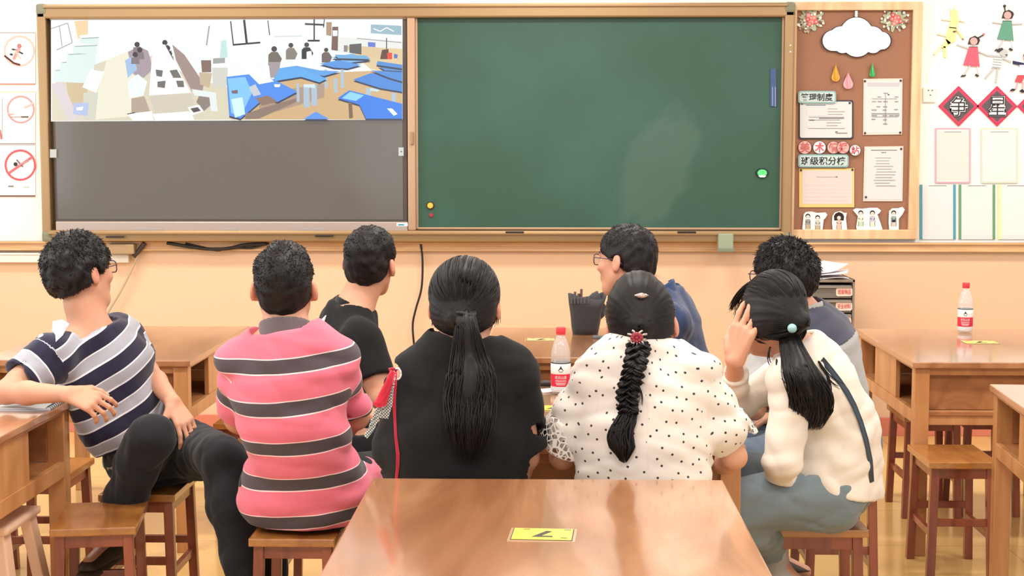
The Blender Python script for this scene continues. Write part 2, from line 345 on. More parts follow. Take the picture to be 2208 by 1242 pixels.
P.line([(592, 79), (652, 78)], 2, C(196, 206, 206)); P.poly([(704, 48), (716, 48), (715, 78), (704, 76)], C(168, 142, 116)); P.poly([(717, 58), (730, 58), (729, 110), (715, 108)], C(120, 92, 84)).poly([(718, 66), (728, 66), (728, 78), (718, 78)], WHT)
P.poly([(730, 80), (868, 90), (868, 140), (730, 112)], C(226, 228, 224)); P.poly([(740, 98), (868, 106), (868, 160), (800, 150)], C(220, 196, 152)); P.poly([(800, 53), (866, 56), (866, 76), (800, 72)], C(150, 182, 194)); P.line([(806, 62), (820, 68), (834, 60), (850, 68)], 2, WHT)
P.line([(770, 83), (866, 92)], 2, GRY); P.poly([(754, 96), (780, 94), (780, 118), (754, 114)], C(92, 92, 92)).poly([(742, 98), (750, 98), (750, 112), (742, 112)], C(130, 132, 132)); P.poly([(782, 100), (822, 104), (822, 128), (782, 120)], C(214, 190, 152)).poly([(794, 91), (810, 92), (810, 102), (794, 101)], C(96, 120, 206))
P.poly([(824, 108), (838, 106), (840, 128), (820, 128)], C(96, 62, 60)).line([(834, 82), (834, 106)], 2, DK); P.poly([(835, 114), (846, 114), (846, 128), (836, 128)], C(226, 70, 50)).poly([(850, 116), (858, 118), (857, 126), (850, 126)], C(70, 110, 196))
P.poly([(500, 190), (640, 160), (868, 150), (868, 258), (500, 258)], C(206, 172, 126)); P.poly([(560, 200), (640, 190), (700, 180), (700, 210), (600, 240), (560, 240)], C(172, 148, 128))
def people(x, y, s, c):
    P.poly([(x-12*s, y+12*s), (x-6*s, y+6*s), (x+7*s, y+6*s), (x+16*s, y+20*s), (x+10*s, y+34*s), (x-12*s, y+34*s)], c); P.poly(circ(x, y, 6*s, 10), C(70, 66, 64))
people(592, 106, 1.05, C(112, 104, 96)); people(628, 98, .9, C(134, 126, 116)); people(662, 97, .9, DK); people(704, 108, .8, C(110, 96, 92)); P.poly([(580, 134), (606, 134), (600, 168), (584, 168)], C(160, 150, 156)); P.poly([(662, 112), (672, 110), (676, 140), (662, 142)], WHT)
def desk(pts, c, c2=None):
    P.poly([(x, y+4) for x, y in pts], C(50, 60, 84)); P.poly(pts, c)
    if c2: P.poly([tuple(np.array(pts[0])*.55+np.array(q)*.45) for q in pts], c2)
for pts, c in (((( 716, 124), (760, 116), (800, 130), (750, 136)), C(120, 176, 222)), (((722, 118), (790, 120), (800, 128), (730, 126)), C(110, 170, 214)), (((815, 142), (868, 148), (868, 154), (830, 152)), C(84, 140, 200)), (((690, 138), (730, 130), (780, 140), (750, 148), (720, 146)), C(84, 148, 220)), (((815, 132), (868, 140), (868, 148), (812, 140)), C(80, 140, 210))): desk(pts, c)
for x0_, x1_, y0_, y1_ in ((700, 706, 150, 190), (735, 742, 150, 190), (640, 646, 180, 220), (655, 668, 184, 232), (672, 684, 184, 228), (720, 728, 170, 200), (790, 800, 190, 220), (845, 854, 200, 230)): P.poly([(x0_, y0_), (x1_, y0_), (x1_+1, y1_), (x0_+1, y1_)], C(170, 190, 206))
desk([(600, 148), (640, 142), (690, 152), (735, 154), (700, 164), (660, 160)], C(96, 160, 226)); desk([(588, 176), (604, 148), (652, 148), (706, 170), (690, 178), (650, 166), (600, 174)], C(96, 168, 232))
desk([(762, 172), (800, 158), (868, 170), (868, 198), (820, 190)], C(70, 134, 214)); desk([(800, 152), (868, 156), (868, 176), (840, 168)], C(76, 138, 212))
P.poly([(656, 182), (680, 182), (680, 190), (656, 188)], C(206, 226, 232)); P.poly([(800, 190), (820, 194), (815, 198), (798, 196)], C(190, 220, 230))
desk([(490, 166), (560, 158), (600, 176), (642, 198), (600, 220), (570, 212), (560, 222), (520, 256), (496, 250)], C(78, 140, 232)); P.poly([(492, 170), (530, 166), (545, 200), (520, 252), (500, 244)], C(130, 196, 255)); P.poly([(500, 214), (524, 210), (530, 246), (508, 254)], C(206, 240, 255)); P.poly([(530, 152), (570, 156), (592, 176), (560, 182)], WHT)
P.poly([(538, 188), (552, 182), (564, 204), (548, 208)], C(196, 200, 206)); P.poly([(552, 212), (580, 206), (600, 220), (566, 228)], C(140, 116, 100)); P.poly([(500, 196), (514, 194), (514, 202), (502, 202)], C(120, 96, 110)); P.poly([(592, 182), (606, 182), (604, 188), (594, 188)], WHT)
desk([(729, 212), (754, 195), (868, 224), (868, 256), (790, 256), (776, 226)], C(52, 124, 226)); P.poly([(738, 212), (756, 198), (786, 206), (768, 218)], C(140, 206, 255)); P.poly([(835, 234), (846, 234), (858, 246), (850, 250)], C(230, 246, 255)); desk([(655, 257), (682, 241), (712, 257)], C(92, 150, 236))
P.poly([(752, 220), (760, 222), (762, 254), (754, 256)], C(120, 96, 70)); P.poly([(530, 246), (570, 232), (640, 212), (640, 220), (560, 256), (530, 257)], C(140, 118, 106))
P.poly([(860, 318), (871, 318), (871, 336), (860, 336)], C(206, 206, 200)); P.poly([(110, 322), (124, 322), (124, 340), (110, 340)], C(206, 202, 190)); P.line([(864, 327), (868, 327)], 3, C(120, 120, 120))
o = P.build('video_picture', attr_mat('screen_emission', emit=1.2, rough=.15), tv); o.location = -tv.location

# ---------------------------------------------------------------- cork board with its papers
def sheetpx(name, pts, y, th, m, label, cat, group=None, rnd=None, Yd=None, bev=0, slab=None):
    """a flat thing on the wall whose outline is given in photo pixels"""
    Yd = Yd or y
    q = [(float(W(a, b, Yd)[0]), float(W(a, b, Yd)[2])) for a, b in pts]
    o = MB().slab(q, y, y+th, bev=bev).build(name, m); tag(o, label, cat, group); return o
def rr(x0, y0, x1, y1, r=3, n=4): return rrect(x0, y0, x1, y1, r, n)
CY = WY-.045
x0, z1 = px2(1708, 4, CY); x1, z0 = px2(1979, 516, CY)
cb = empty('cork_board', ((x0+x1)/2, WY, z0)); tag(cb, 'brown cork notice board in a pale wooden frame beside the chalkboard', 'notice board')
M_pine = wood('pale_pine', C(212, 172, 128), C(236, 204, 162), rough=.45, coat=.15, axis='Z', scale=.8)
f = MB(); wv = .052
f.box((x0, WY-.045, z0+wv-.002), (x0+wv*.55, WY, z1-.043), bev=.003).box((x1-wv, WY-.045, z0+wv-.002), (x1, WY, z1-.043), bev=.003).box((x0, WY-.045, z1-.045), (x1, WY, z1), bev=.004).box((x0, WY-.045, z0), (x1, WY, z0+wv), bev=.004)
o = f.build('frame', M_pine, cb); o.location = -cb.location
o = MB().box((x0+.02, WY-.022, z0+.03), (x1-.02, WY, z1-.03)).build('cork_panel', mat('cork', C(156, 112, 88), rough=.9, bump=.6, bscale=300, var=.08, vscale=160), cb); o.location = -cb.location
PY = WY-.026; M_paper = mat('paper', C(214, 216, 216), rough=.8); M_cream = mat('cream_paper', C(230, 212, 200), rough=.8); M_pin = mat('dark_pin', C(50, 40, 44), rough=.4); M_print = attr_mat('printed', rough=.7)
def prints(root, y, fn, name='printing'):
    p = Print(y, px=y); fn(p); o = p.build(name, M_print, root); return o
def pins(root, pts, y):
    for a, b in pts:
        q = W(a, b, y); o = MB().slab(circ(q[0], q[2], .006, 10), y-.006, y, bev=.002).build('pin', M_pin, root)
GT = C(130, 128, 134)
def textlines(p, x0, x1, ys, c=GT, h=1.6, seed=0):
    r = random.Random(seed)
    for y in ys:
        a = x0+r.random()*6; b = x1-r.random()*(x1-x0)*.35
        p.rect(a, y, b, y+h, c)
# rules sheet with dark border
o = sheetpx('rules_notice', rr(1722, 216, 1840, 300, 4), PY-.002, .002, mat('dark_card', C(52, 50, 58), rough=.6), 'white typed notice with dark rounded border under the mint title plate', 'notice')
i_ = MB().slab([px2(a, b, PY-.004) for a, b in rr(1725, 219, 1837, 297, 4)], PY-.004, PY-.002).build('paper', M_paper, o)
prints(o, PY-.004, lambda p: (p.rect(1738, 226, 1780, 228, C(120, 150, 150)), textlines(p, 1740, 1830, range(234, 280, 6), C(160, 158, 160)), p.rect(1740, 234, 1785, 250, C(224, 214, 216)), p.rect(1740, 262, 1782, 276, C(224, 214, 216)), p.rect(1745, 258, 1756, 260, C(90, 90, 90)), p.rect(1766, 254, 1820, 256, GT), p.rect(1803, 286, 1827, 288, C(140, 140, 140)), p.rect(1801, 283, 1806, 286, GT)))
pins(o, [(1729, 223), (1832, 222)], PY-.004)
M_mint = mat('mint_card', C(142, 182, 182), rough=.6); M_mint2 = mat('pale_mint_card', C(196, 214, 210), rough=.6)
def plate(bx, body, lab, rot=0):
    o = sheetpx('title_plate', rr(*bx, 6), PY-.012, .004, M_mint, lab, 'sign')
    MB().slab([px2(a, b, PY-.014) for a, b in rr(bx[0]+3, bx[1]+3, bx[2]-3, bx[3]-3, 5)], PY-.014, PY-.012).build('face', M_mint2, o)
    a, c = px2(bx[0]+6, bx[3]-5, PY-.014); b_, d = px2(bx[2]-7, bx[1]+5, PY-.014)
    text('lettering', body, (a, c, b_, d), PY-.0142, mat('ink', C(38, 44, 46), rough=.6), o, bold=.02)
plate((1721, 196, 1803, 223), '管理制度', 'mint title plate reading 管理制度 above the bordered notice')
plate((1721, 333, 1830, 361), '班级积分榜', 'mint title plate reading 班级积分榜 above the yellow sheet')
M_pinkc = mat('pink_card', C(232, 176, 170), rough=.6); M_whc = mat('white_card', C(246, 240, 238), rough=.6); M_redink = mat('red_ink', C(206, 92, 98), rough=.6)
for k, (cx, cy, r, ch, lab) in enumerate(((1735.5, 318, 15, '美', 'leftmost'), (1767, 318, 14.5, '术', 'second'), (1797, 318, 14, '情', 'third'), (1818, 318, 14, '报', 'fourth'), (1844, 324, 12.5, '站', 'lowest and rightmost'))):
    y = PY-.003-.003*k
    o = sheetpx('round_letter_card', circ(cx, cy, r, 28), y, .002, mat('dark_rim', C(96, 66, 70), rough=.6), lab+' round pink card, reading '+ch+', in the row on the cork board', 'card', 'round letter cards on the cork board')
    MB().slab([px2(a, b, y-.001) for a, b in circ(cx, cy, r-1.2, 28)], y-.001, y).build('face', M_whc if k in (1, 4) else M_pinkc, o)
    a, c = px2(cx-r*.72, cy+r*.75, y); b_, d = px2(cx+r*.72, cy-r*.75, y)
    text('lettering', ch, (a, c, b_, d), y-.001, M_redink if k not in (0, 2) else mat('white_red_ink', C(190, 104, 100), rough=.6), o, bold=.03)
o = sheetpx('score_sheet', rr(1723, 363, 1842, 447, 1), PY-.002, .002, mat('yellow_card', C(228, 200, 122), rough=.7), 'yellow bordered empty sheet below the 班级积分榜 plate', 'notice')
MB().slab([px2(a, b, PY-.003) for a, b in rr(1730, 367, 1838, 440, 1)], PY-.003, PY-.002).build('paper', mat('ecru_paper', C(216, 204, 198), rough=.8), o)
prints(o, PY-.003, lambda p: (p.rect(1760, 381, 1802, 382.5, C(170, 160, 155)), p.rect(1802, 380, 1806, 383, C(130, 120, 130)), [p.rect(1736, y, 1832, y+.5, C(226, 214, 204)) for y in range(392, 438, 8)]))
pins(o, [(1727, 367), (1838, 366)], PY-.003)
o = sheetpx('chart_notice', [(1862, 170), (1946, 169), (1945, 290), (1861, 291)], PY-.002, .002, M_cream, 'pinned white chart sheet with small boxes, at upper right of the cork board', 'notice')
MB().slab([px2(a, b, PY-.003) for a, b in ((1866, 174), (1943, 174), (1942, 286), (1866, 286))], PY-.003, PY-.002).build('paper', M_paper, o)
def chart(p):
    p.rect(1870, 178, 1940, 187, C(196, 196, 202)); r = random.Random(4)
    for a, b, w_ in ((1905, 200, 10), (1914, 203, 4), (1892, 208, 8), (1929, 208, 8), (1880, 218, 9), (1892, 218, 9), (1904, 218, 10), (1929, 218, 8), (1890, 229, 8), (1904, 229, 9), (1879, 236, 11), (1903, 236, 9), (1928, 235, 8), (1879, 244, 60), (1879, 248, 12), (1903, 248, 10), (1917, 248, 10), (1929, 248, 10), (1879, 256, 8), (1904, 257, 8), (1904, 266, 9)): p.rect(a, b, a+w_, b+2.4, C(150, 150, 156) if w_ != 4 else C(70, 70, 76))
    p.line([(1909, 203), (1909, 268)], .8, GT); p.line([(1880, 213), (1934, 213)], .8, GT); p.line([(1880, 252), (1936, 252)], .8, GT)
prints(o, PY-.003, chart); pins(o, [(1865, 175), (1942, 174), (1865, 287), (1941, 286)], PY-.003)
o = sheetpx('text_notice', [(1864, 316), (1948, 315), (1946, 434), (1861, 434)], PY-.002, .002, M_cream, 'pinned white sheet of faint text lines, at lower right of the cork board', 'notice')
MB().slab([px2(a, b, PY-.003) for a, b in ((1868, 320), (1944, 319), (1943, 430), (1866, 430))], PY-.003, PY-.002).build('paper', M_paper, o)
prints(o, PY-.003, lambda p: (p.rect(1878, 323, 1934, 325, GT), p.rect(1900, 328, 1911, 330, C(130, 130, 135)), textlines(p, 1884, 1934, range(340, 402, 6), C(160, 158, 158), 1.5, 5)))
pins(o, [(1943, 321), (1867, 425)], PY-.003)
# paper cloud with drops
def cloud(): 
    pts = []
    for cx, cy, r, a0, a1 in ((1795, 87, 23, 100, 300), (1800, 76, 20, 190, 290), (1847, 70, 36, 190, 350), (1892, 82, 26, 250, 350), (1905, 90, 18, 290, 420), (1885, 96, 20, 20, 100), (1848, 88, 34, 40, 140), (1812, 96, 20, 80, 150)):
        pass
    for a in range(0, 360, 4):
        t = math.radians(a); best = 0
        for cx, cy, r in ((1794, 88, 23), (1812, 82, 26), (1847, 72, 36), (1882, 82, 26), (1903, 88, 20), (1848, 90, 34), (1816, 98, 18), (1884, 98, 18)):
            dx, dy = cx-1847, cy-84; ux, uy = math.cos(t), math.sin(t); b = ux*dx+uy*dy; d = b*b-(dx*dx+dy*dy)+r*r
            if d > 0: best = max(best, b+math.sqrt(d))
        pts.append((1847+math.cos(t)*best, 84+math.sin(t)*best))
    return pts
cp = cloud(); o = sheetpx('paper_cloud', cp, PY-.010, .003, mat('dark_outline_card', C(46, 34, 52), rough=.7), 'white paper cloud with dark outline hung on the cork board', 'decoration')
cc = np.array(cp); cm = cc.mean(0)
for k, (s, yy) in enumerate(((.965, .012),)):
    MB().slab([px2(*(cm+(q-cm)*s), PY-.012) for q in cc], PY-.014, PY-.010, bev=.0015).build('face', mat('cloud_white', C(250, 248, 250), rough=.8), o)
v = W(1847, 25, PY-.02); MB().box((v[0]-.007, PY-.016, wz(37, PY, 1847)), (v[0]+.007, PY-.012, wz(24, PY, 1847)), bev=.002).build('hanging_tab', M_whc, o)
def fold(x, y0, y1, w_):
    bm = bmesh.new(); pts = [px2(x, y0, PY-.02), px2(x-w_, (y0+y1)/2, PY-.02), px2(x, y1, PY-.02), px2(x+w_, (y0+y1)/2, PY-.02)]
    ys = (PY-.014, PY-.014, PY-.014, PY-.014); c = px2(x, (y0+y1)/2, PY-.02)
    v = [bm.verts.new((p[0], y, p[1])) for p, y in zip(pts, ys)]; vc = bm.verts.new((c[0], PY-.024, c[1])); 
    for a in range(4): bm.faces.new((v[a], v[(a+1) % 4], vc))
    me = bpy.data.meshes.new('fold'); bm.to_mesh(me); bm.free(); return me
for x in (1826, 1847, 1870): pass
def drop(cx, y0, y1, r, m, lab):
    pts = [(cx, y0)]; cy = y1-r
    for a in range(-35, 216, 12): pts.append((cx+r*math.cos(math.radians(a)), cy+r*math.sin(math.radians(a))))
    o = sheetpx('paper_drop', pts, PY-.010, .003, m, lab, 'decoration', 'paper raindrops under the cloud')
    q0, q1 = px2(cx, y0, PY-.02), px2(cx, y1, PY-.02); bm = MB()
    bm.slab([q0, px2(cx+1.6, (y0+y1)/2, PY-.02), q1, px2(cx-1.6, (y0+y1)/2, PY-.02)], PY-.026, PY-.010)
    bm.build('folded_fin', m, o)
drop(1802, 138, 176, 9, mat('gold_card', C(226, 172, 60), rough=.4), 'yellow paper raindrop under the white cloud')
drop(1829, 156, 192, 10.5, mat('blush_card', C(238, 176, 184), rough=.6), 'pink paper raindrop under the white cloud')
drop(1881, 134, 166, 6, mat('leaf_card', C(70, 190, 110), rough=.5), 'green paper raindrop under the white cloud')
# flower clusters in the upper corners
for cx, cy, lab, sd in ((1748, 43, 'left', 3), (1930, 42, 'right', 9)):
    r = random.Random(sd); o = None; y = PY-.003
    pts = []
    for k in range(44):
        a = 2*math.pi*k/44; R_ = (23 if k % 4 < 2 else 14)+r.random()*8; pts.append((cx+R_*math.cos(a)*1.12, cy+R_*math.sin(a)*1.0))
    o = sheetpx('flower_garland', pts, y, .002, mat('sage_card', C(170, 178, 150), rough=.7), 'cut paper flower cluster in the upper %s corner of the cork board' % lab, 'decoration', 'paper flower clusters')
    def fl(p):
        for k in range(46):
            a = r.random()*6.28; q = 10+r.random()*17; x, yy = cx+q*math.cos(a)*1.1, cy+q*math.sin(a)
            p.poly(circ(x, yy, 1.5+r.random()*2, 7), r.choice([C(240, 236, 226), C(236, 232, 220), C(150, 110, 96), C(206, 206, 180), C(120, 100, 84)]))
        for k in range(9):
            a = k*2.4; q = 1.5+k*1.3; p.poly(circ(cx+q*math.cos(a), cy+q*math.sin(a), 5.2, 9), r.choice([C(222, 96, 92), C(236, 130, 124), C(206, 70, 76)]))
            p.poly(circ(cx+q*math.cos(a), cy+q*math.sin(a), 2.2, 7), C(244, 190, 180))
    prints(o, y, fl)
# sticker children at the bottom of the cork board
def cut(pts, lab, fn):
    c = np.array(pts).mean(0)
    o = sheetpx('figure_cutout', pts, PY-.008, .002, M_whc, lab, 'cutout', 'cartoon cutouts along the bottom of the cork board'); prints(o, PY-.008, fn); return o
def kid(p, x, y, s=1, hair='s', shirt=C(206, 206, 200), legs=C(186, 170, 140), long=False):
    BK = C(38, 28, 34)
    if long: p.poly([(x-13*s, y-2), (x-9*s, y-9*s), (x, y-13*s), (x+9*s, y-9*s), (x+13*s, y-2), (x+12*s, y+9*s), (x-12*s, y+9*s)], BK)
    p.poly(circ(x, y, 6.5*s, 14), BK); p.poly(circ(x, y+2.2*s, 5*s, 12), C(244, 222, 210))
    p.poly([(x-6*s, y+8*s), (x+6*s, y+8*s), (x+8*s, y+22*s), (x-8*s, y+22*s)], shirt); p.line([(x-6*s, y+13*s), (x-2*s, y+17*s)], 1.3, BK); p.line([(x+6*s, y+13*s), (x+3*s, y+18*s)], 1.3, BK)
    p.poly([(x-6*s, y+22*s), (x+6*s, y+22*s), (x+6*s, y+34*s), (x-6*s, y+34*s)], legs); p.line([(x-3, y+2.5), (x-1.5, y+2.5)], 1, BK); p.line([(x+1.5, y+2.5), (x+3, y+2.5)], 1, BK)
    p.line([(x-6*s, y+22*s), (x-6*s, y+34*s)], .8, BK); p.line([(x+6*s, y+22*s), (x+6*s, y+34*s)], .8, BK)
cut([(1733, 462), (1738, 457), (1750, 456), (1762, 459), (1780, 458), (1784, 463), (1780, 470), (1776, 474), (1773, 500), (1733, 500), (1730, 492)], 'paper cutout of two seated children, leftmost on the cork board', lambda p: (p.rect(1740, 462, 1766, 498, C(244, 240, 236)), kid(p, 1742, 466, .82, shirt=C(150, 150, 150)), kid(p, 1763, 469, .8, shirt=C(196, 196, 190))))
cut([(1795, 466), (1800, 458), (1812, 455), (1820, 459), (1826, 459), (1824, 470), (1827, 497), (1822, 501), (1796, 500), (1794, 480)], 'paper cutout of one child with long dark hair, second from left', lambda p: kid(p, 1809, 468, .85, long=True, shirt=C(226, 190, 172), legs=C(226, 184, 160)))
cut([(1839, 453), (1846, 449), (1860, 450), (1876, 448), (1892, 448), (1900, 454), (1896, 460), (1892, 462), (1903, 494), (1895, 501), (1850, 501), (1846, 490), (1850, 466)], 'widest paper cutout, two children facing each other on the cork board', lambda p: (p.rect(1852, 455, 1886, 498, C(244, 240, 236)), kid(p, 1856, 459, .85, shirt=C(222, 226, 206), legs=C(190, 214, 186)), kid(p, 1881, 459, .85, shirt=C(190, 190, 206), legs=C(230, 226, 206))))
cut([(1917, 455), (1924, 449), (1936, 449), (1946, 446), (1951, 452), (1946, 462), (1938, 472), (1938, 498), (1932, 501), (1918, 500), (1916, 480)], 'rightmost paper cutout, one short-haired child on the cork board', lambda p: (kid(p, 1927, 459, .85, shirt=C(150, 170, 160), legs=C(206, 196, 190)), p.rect(1923, 474, 1931, 479, C(30, 24, 30))))

# ---------------------------------------------------------------- right wall: figures, diamonds, sheets, socket
RY = WY-.004
def figure(lab, fn, grp='cut paper dancers on the white wall'):
    """thin card figure made of coloured pieces; each piece a flat card 3 mm thick"""
    cols = {}
    class Q:
        def poly(s, pts, c): cols.setdefault(c, []).append(pts); return s
        def line(s, pts, wd, c):
            for (a, b), (c_, d) in zip(pts, pts[1:]):
                L = math.hypot(c_-a, d-b) or 1; nx, ny = -(d-b)/L*wd/2, (c_-a)/L*wd/2
                s.poly([(a+nx, b+ny), (c_+nx, d+ny), (c_-nx, d-ny), (a-nx, b-ny)], c)
            return s
    q = Q(); fn(q); mb = MB(); ms = []
    for i, (c, L_) in enumerate(cols.items()):
        ms.append(mat('card_%02x%02x%02x' % tuple(int(v*255) for v in c[:3]), c, rough=.7))
        for pts in L_:
            k = i; mb.slab([px2(a, b, RY) for a, b in pts], RY-.004-.0008*k, RY+.003, mi=i)
    o = mb.build('paper_figure', ms); tag(o, lab, 'decoration', grp)
def dancer(q, hx, hy, dress, tilt=1, hat=1):
    BK, SK, GRY_ = C(58, 48, 54), C(232, 168, 164), C(196, 198, 198)
    q.line([(hx-2, hy+16), (hx-32, hy+18 if tilt < 0 else hy+12)], 3, GRY_) if tilt > 0 else q.line([(hx-6, hy+14), (hx-36, hy+4)], 3, GRY_)
    q.line([(hx+4, hy+16), (hx+32, hy+15 if tilt > 0 else hy+28)], 3, GRY_)
    q.line([(hx-8, hy+50), (hx-22, hy+70)], 3, GRY_); q.line([(hx+8, hy+50), (hx+12, hy+70)], 2.4, C(232, 232, 232))
    q.poly([(hx-28, hy+74), (hx-25, hy+70), (hx-16, hy+69), (hx-18, hy+73)], BK); q.poly([(hx+3, hy+70), (hx+8, hy+74), (hx+12, hy+72), (hx+6, hy+67)], BK)
    q.poly([(hx-10, hy+10), (hx+9, hy+10), (hx+12, hy+52), (hx-22, hy+48)], dress); q.poly([(hx+6, hy+10), (hx+9, hy+10), (hx+13, hy+52), (hx+10, hy+52)], BK)
    q.line([(hx-10, hy+10), (hx+9, hy+10)], 3, BK)
    q.poly([(hx-12, hy+3), (hx-8, hy-10), (hx+3, hy-15), (hx+12, hy-10), (hx+14, hy-5), (hx+10, hy+4)], BK); q.poly(circ(hx, hy-3, 8, 12), SK)
figure('green-dressed paper dancer high on the white wall', lambda q: (q.line([(2168, 30), (2166, 14)], 2, C(58, 48, 54)), q.poly(circ(2166, 13, 3, 8), C(58, 48, 54)), dancer(q, 2172, 36, C(96, 156, 132))))
figure('red-dressed paper dancer on the white wall, left of the striped grey figure', lambda q: (q.line([(2108, 82), (2121, 75)], 2.4, C(58, 48, 54)), q.poly(circ(2121, 74, 2.6, 8), C(206, 120, 130)), dancer(q, 2099, 92, C(244, 96, 116), -1)))
YL, YL2 = C(248, 232, 156), C(238, 220, 190)
figure('yellow crowned paper dancer at the left of the white wall', lambda q: (q.poly([(2050, 28), (2048, 20), (2053, 25), (2057, 16), (2061, 25), (2067, 21), (2064, 30), (2068, 44), (2062, 62), (2046, 60), (2050, 42)], YL), q.line([(2050, 44), (2030, 42)], 3, YL2), q.line([(2064, 42), (2080, 48)], 3, YL2), q.poly([(2046, 58), (2062, 60), (2060, 88), (2044, 96), (2038, 84)], YL), q.line([(2062, 62), (2076, 83)], 4, YL), q.line([(2040, 78), (2020, 73)], 3, YL2), q.poly([(2040, 84), (2050, 92), (2040, 104), (2028, 102)], YL), q.line([(2030, 98), (2014, 118)], 5, YL2), q.line([(2036, 100), (2038, 124)], 5, YL), q.poly([(2074, 82), (2079, 85), (2075, 86)], C(120, 110, 100)), q.poly([(2054, 67), (2061, 66), (2060, 70), (2054, 70)], C(96, 86, 60))))
G1, G2 = C(190, 194, 194), C(226, 228, 228)
def grey(q):
    q.poly(circ(2164, 114, 9, 12), G1); q.poly([(2149, 112), (2152, 105), (2161, 103), (2163, 107), (2154, 113)], C(60, 56, 58)); q.poly([(2166, 118), (2175, 117), (2172, 122)], G1)
    q.line([(2160, 122), (2127, 119)], 4, G1); q.line([(2160, 124), (2180, 134)], 4, G1); q.poly([(2143, 124), (2161, 126), (2156, 148), (2138, 146)], G2)
    for k in range(4): q.line([(2142-k, 128+k*5.5), (2160-k, 130+k*5.5)], 1.6, C(150, 154, 154))
    q.line([(2142, 148), (2124, 169)], 4.4, G1); q.line([(2151, 148), (2147, 178)], 4.4, G1)
figure('grey striped paper figure holding hands on the white wall', grey)
def boy(q):
    NV = C(40, 42, 86)
    q.poly([(2184, 131), (2208, 136), (2220, 132), (2220, 140), (2200, 141), (2184, 138)], NV)
    q.poly([(2198, 140), (2224, 140), (2224, 162), (2194, 162)], C(238, 238, 240))
    for k in range(4): q.line([(2197, 143+k*5), (2224, 143+k*5)], 1.8, NV)
    q.poly([(2194, 162), (2222, 162), (2226, 178), (2212, 178), (2208, 166), (2203, 178), (2188, 176)], C(232, 80, 90)); q.line([(2194, 178), (2190, 192)], 3, C(222, 180, 178)); q.line([(2206, 178), (2204, 194)], 3, C(222, 180, 178))
    q.poly([(2177, 196), (2182, 191), (2188, 192), (2187, 196)], C(40, 36, 44)); q.poly([(2198, 196), (2204, 192), (2210, 198), (2204, 200)], C(40, 36, 44)); q.poly(circ(2214, 124, 8, 12), C(232, 168, 164)); q.poly([(2206, 122), (2208, 116), (2216, 114), (2222, 120), (2214, 120)], C(40, 36, 44))
figure('paper boy in striped top and red shorts, cut by the picture edge', boy)
def diamond(cx, cy, r, ch, lab, y=RY-.003):
    o = sheetpx('diamond_card', [(cx, cy-r), (cx+r*1.0, cy), (cx, cy+r), (cx-r, cy)], y, .002, mat('crimson_card', C(208, 40, 84), rough=.6), lab, 'sign', 'diamond letter cards on the white wall')
    MB().slab([px2(a, b, y-.001) for a, b in ((cx, cy-r*.9), (cx+r*.9, cy), (cx, cy+r*.9), (cx-r*.9, cy))], y-.001, y).build('band', mat('rose_card', C(196, 66, 96), rough=.6), o)
    MB().slab([px2(a, b, y-.002) for a, b in ((cx, cy-r*.76), (cx+r*.76, cy), (cx, cy+r*.76), (cx-r*.76, cy))], y-.002, y-.001).build('panel', mat('charcoal_card', C(92, 84, 88), rough=.7), o)
    if ch:
        a, c = px2(cx-19, cy+21, y); b_, d = px2(cx+19, cy-21, y)
        t1 = text('lettering', ch, (a-.006, c-.006, b_+.006, d+.006), y-.003, mat('black_ink', C(34, 30, 34), rough=.6), o, bold=.085)
        t2 = text('lettering', ch, (a-.002, c-.002, b_+.002, d+.002), y-.005, mat('white_ink', C(240, 240, 240), rough=.6), o, bold=.055)
        t3 = text('lettering', ch, (a, c, b_, d), y-.007, MATS['black_ink'], o, bold=-.006)
diamond(2067, 229, 44, '争', 'red diamond card reading 争, left of the two on the wall')
diamond(2150, 229, 44, '星', 'red diamond card reading 星, right of the card reading 争')
diamond(2237, 229, 44, '', 'red diamond card cut off by the right picture edge')
def border(bx, col, lab, inner, lr=False, wd=4, name='wall_sheet'):
    x0, y0, x1, y1 = bx
    o = sheetpx(name, rr(x0, y0, x1, y1, 1, 1), RY-.002, .002, M_whs, lab, 'poster', 'framed blank sheets on the right wall')
    def fn(p):
        p.rect(x0, y0, x0+wd, y1, col); p.rect(x1-wd, y0, x1, y1, col)
        if not lr: p.rect(x0, y0, x1, y0+wd*.8, col); p.rect(x0, y1-wd*.8, x1, y1, col)
        p.rect(x0+wd+2, y0+wd+3, x1-wd-2, y1-wd-2, inner); p.rect(x0+20, y0+2 if lr else y0+8, x1-20, (y0+3.2) if lr else y0+9.2, C(120, 118, 120))
    prints(o, RY-.002, fn)
M_whs = mat('white_sheet', C(226, 228, 228), rough=.6)
border((2016, 276, 2093, 395), C(240, 168, 184), 'pink bordered blank sheet below the 争 card', C(226, 218, 212))
border((2115, 276, 2195, 395), C(206, 216, 196), 'pale green bordered blank sheet below the 星 card', C(226, 230, 226))
border((1983, 398, 2061, 516), C(84, 156, 176), 'teal edged blank sheet beside the cork board', C(224, 224, 226), True, 6)
border((2067, 398, 2146, 516), C(110, 156, 120), 'green edged blank sheet in the lower row', C(224, 228, 226), True, 6)
border((2152, 398, 2240, 516), C(232, 240, 170), 'yellow edged blank sheet in the lower row at the picture edge', C(228, 230, 230), True, 7)
o = sheetpx('wall_socket', rr(1990, 188, 2018, 221, 2), WY-.012, .012, mat('ivory_plastic', C(232, 230, 222), rough=.35), 'white wall socket beside the cork board', 'socket', bev=.003)
for a, b in ((2002, 195), (2010, 195), (2006, 205)):
    q = W(a, b, WY-.012); MB().box((q[0]-.004, WY-.0128, q[2]-.003), (q[0]+.004, WY-.0115, q[2]+.003)).build('slot', mat('slot_dark', C(90, 90, 90)), o)
o = sheetpx('wall_sticker', [(1984, 35), (1990, 35), (1989, 62), (1984, 62)], RY-.001, .002, M_whs, 'small worn sticker on the wall right of the cork board', 'sticker')
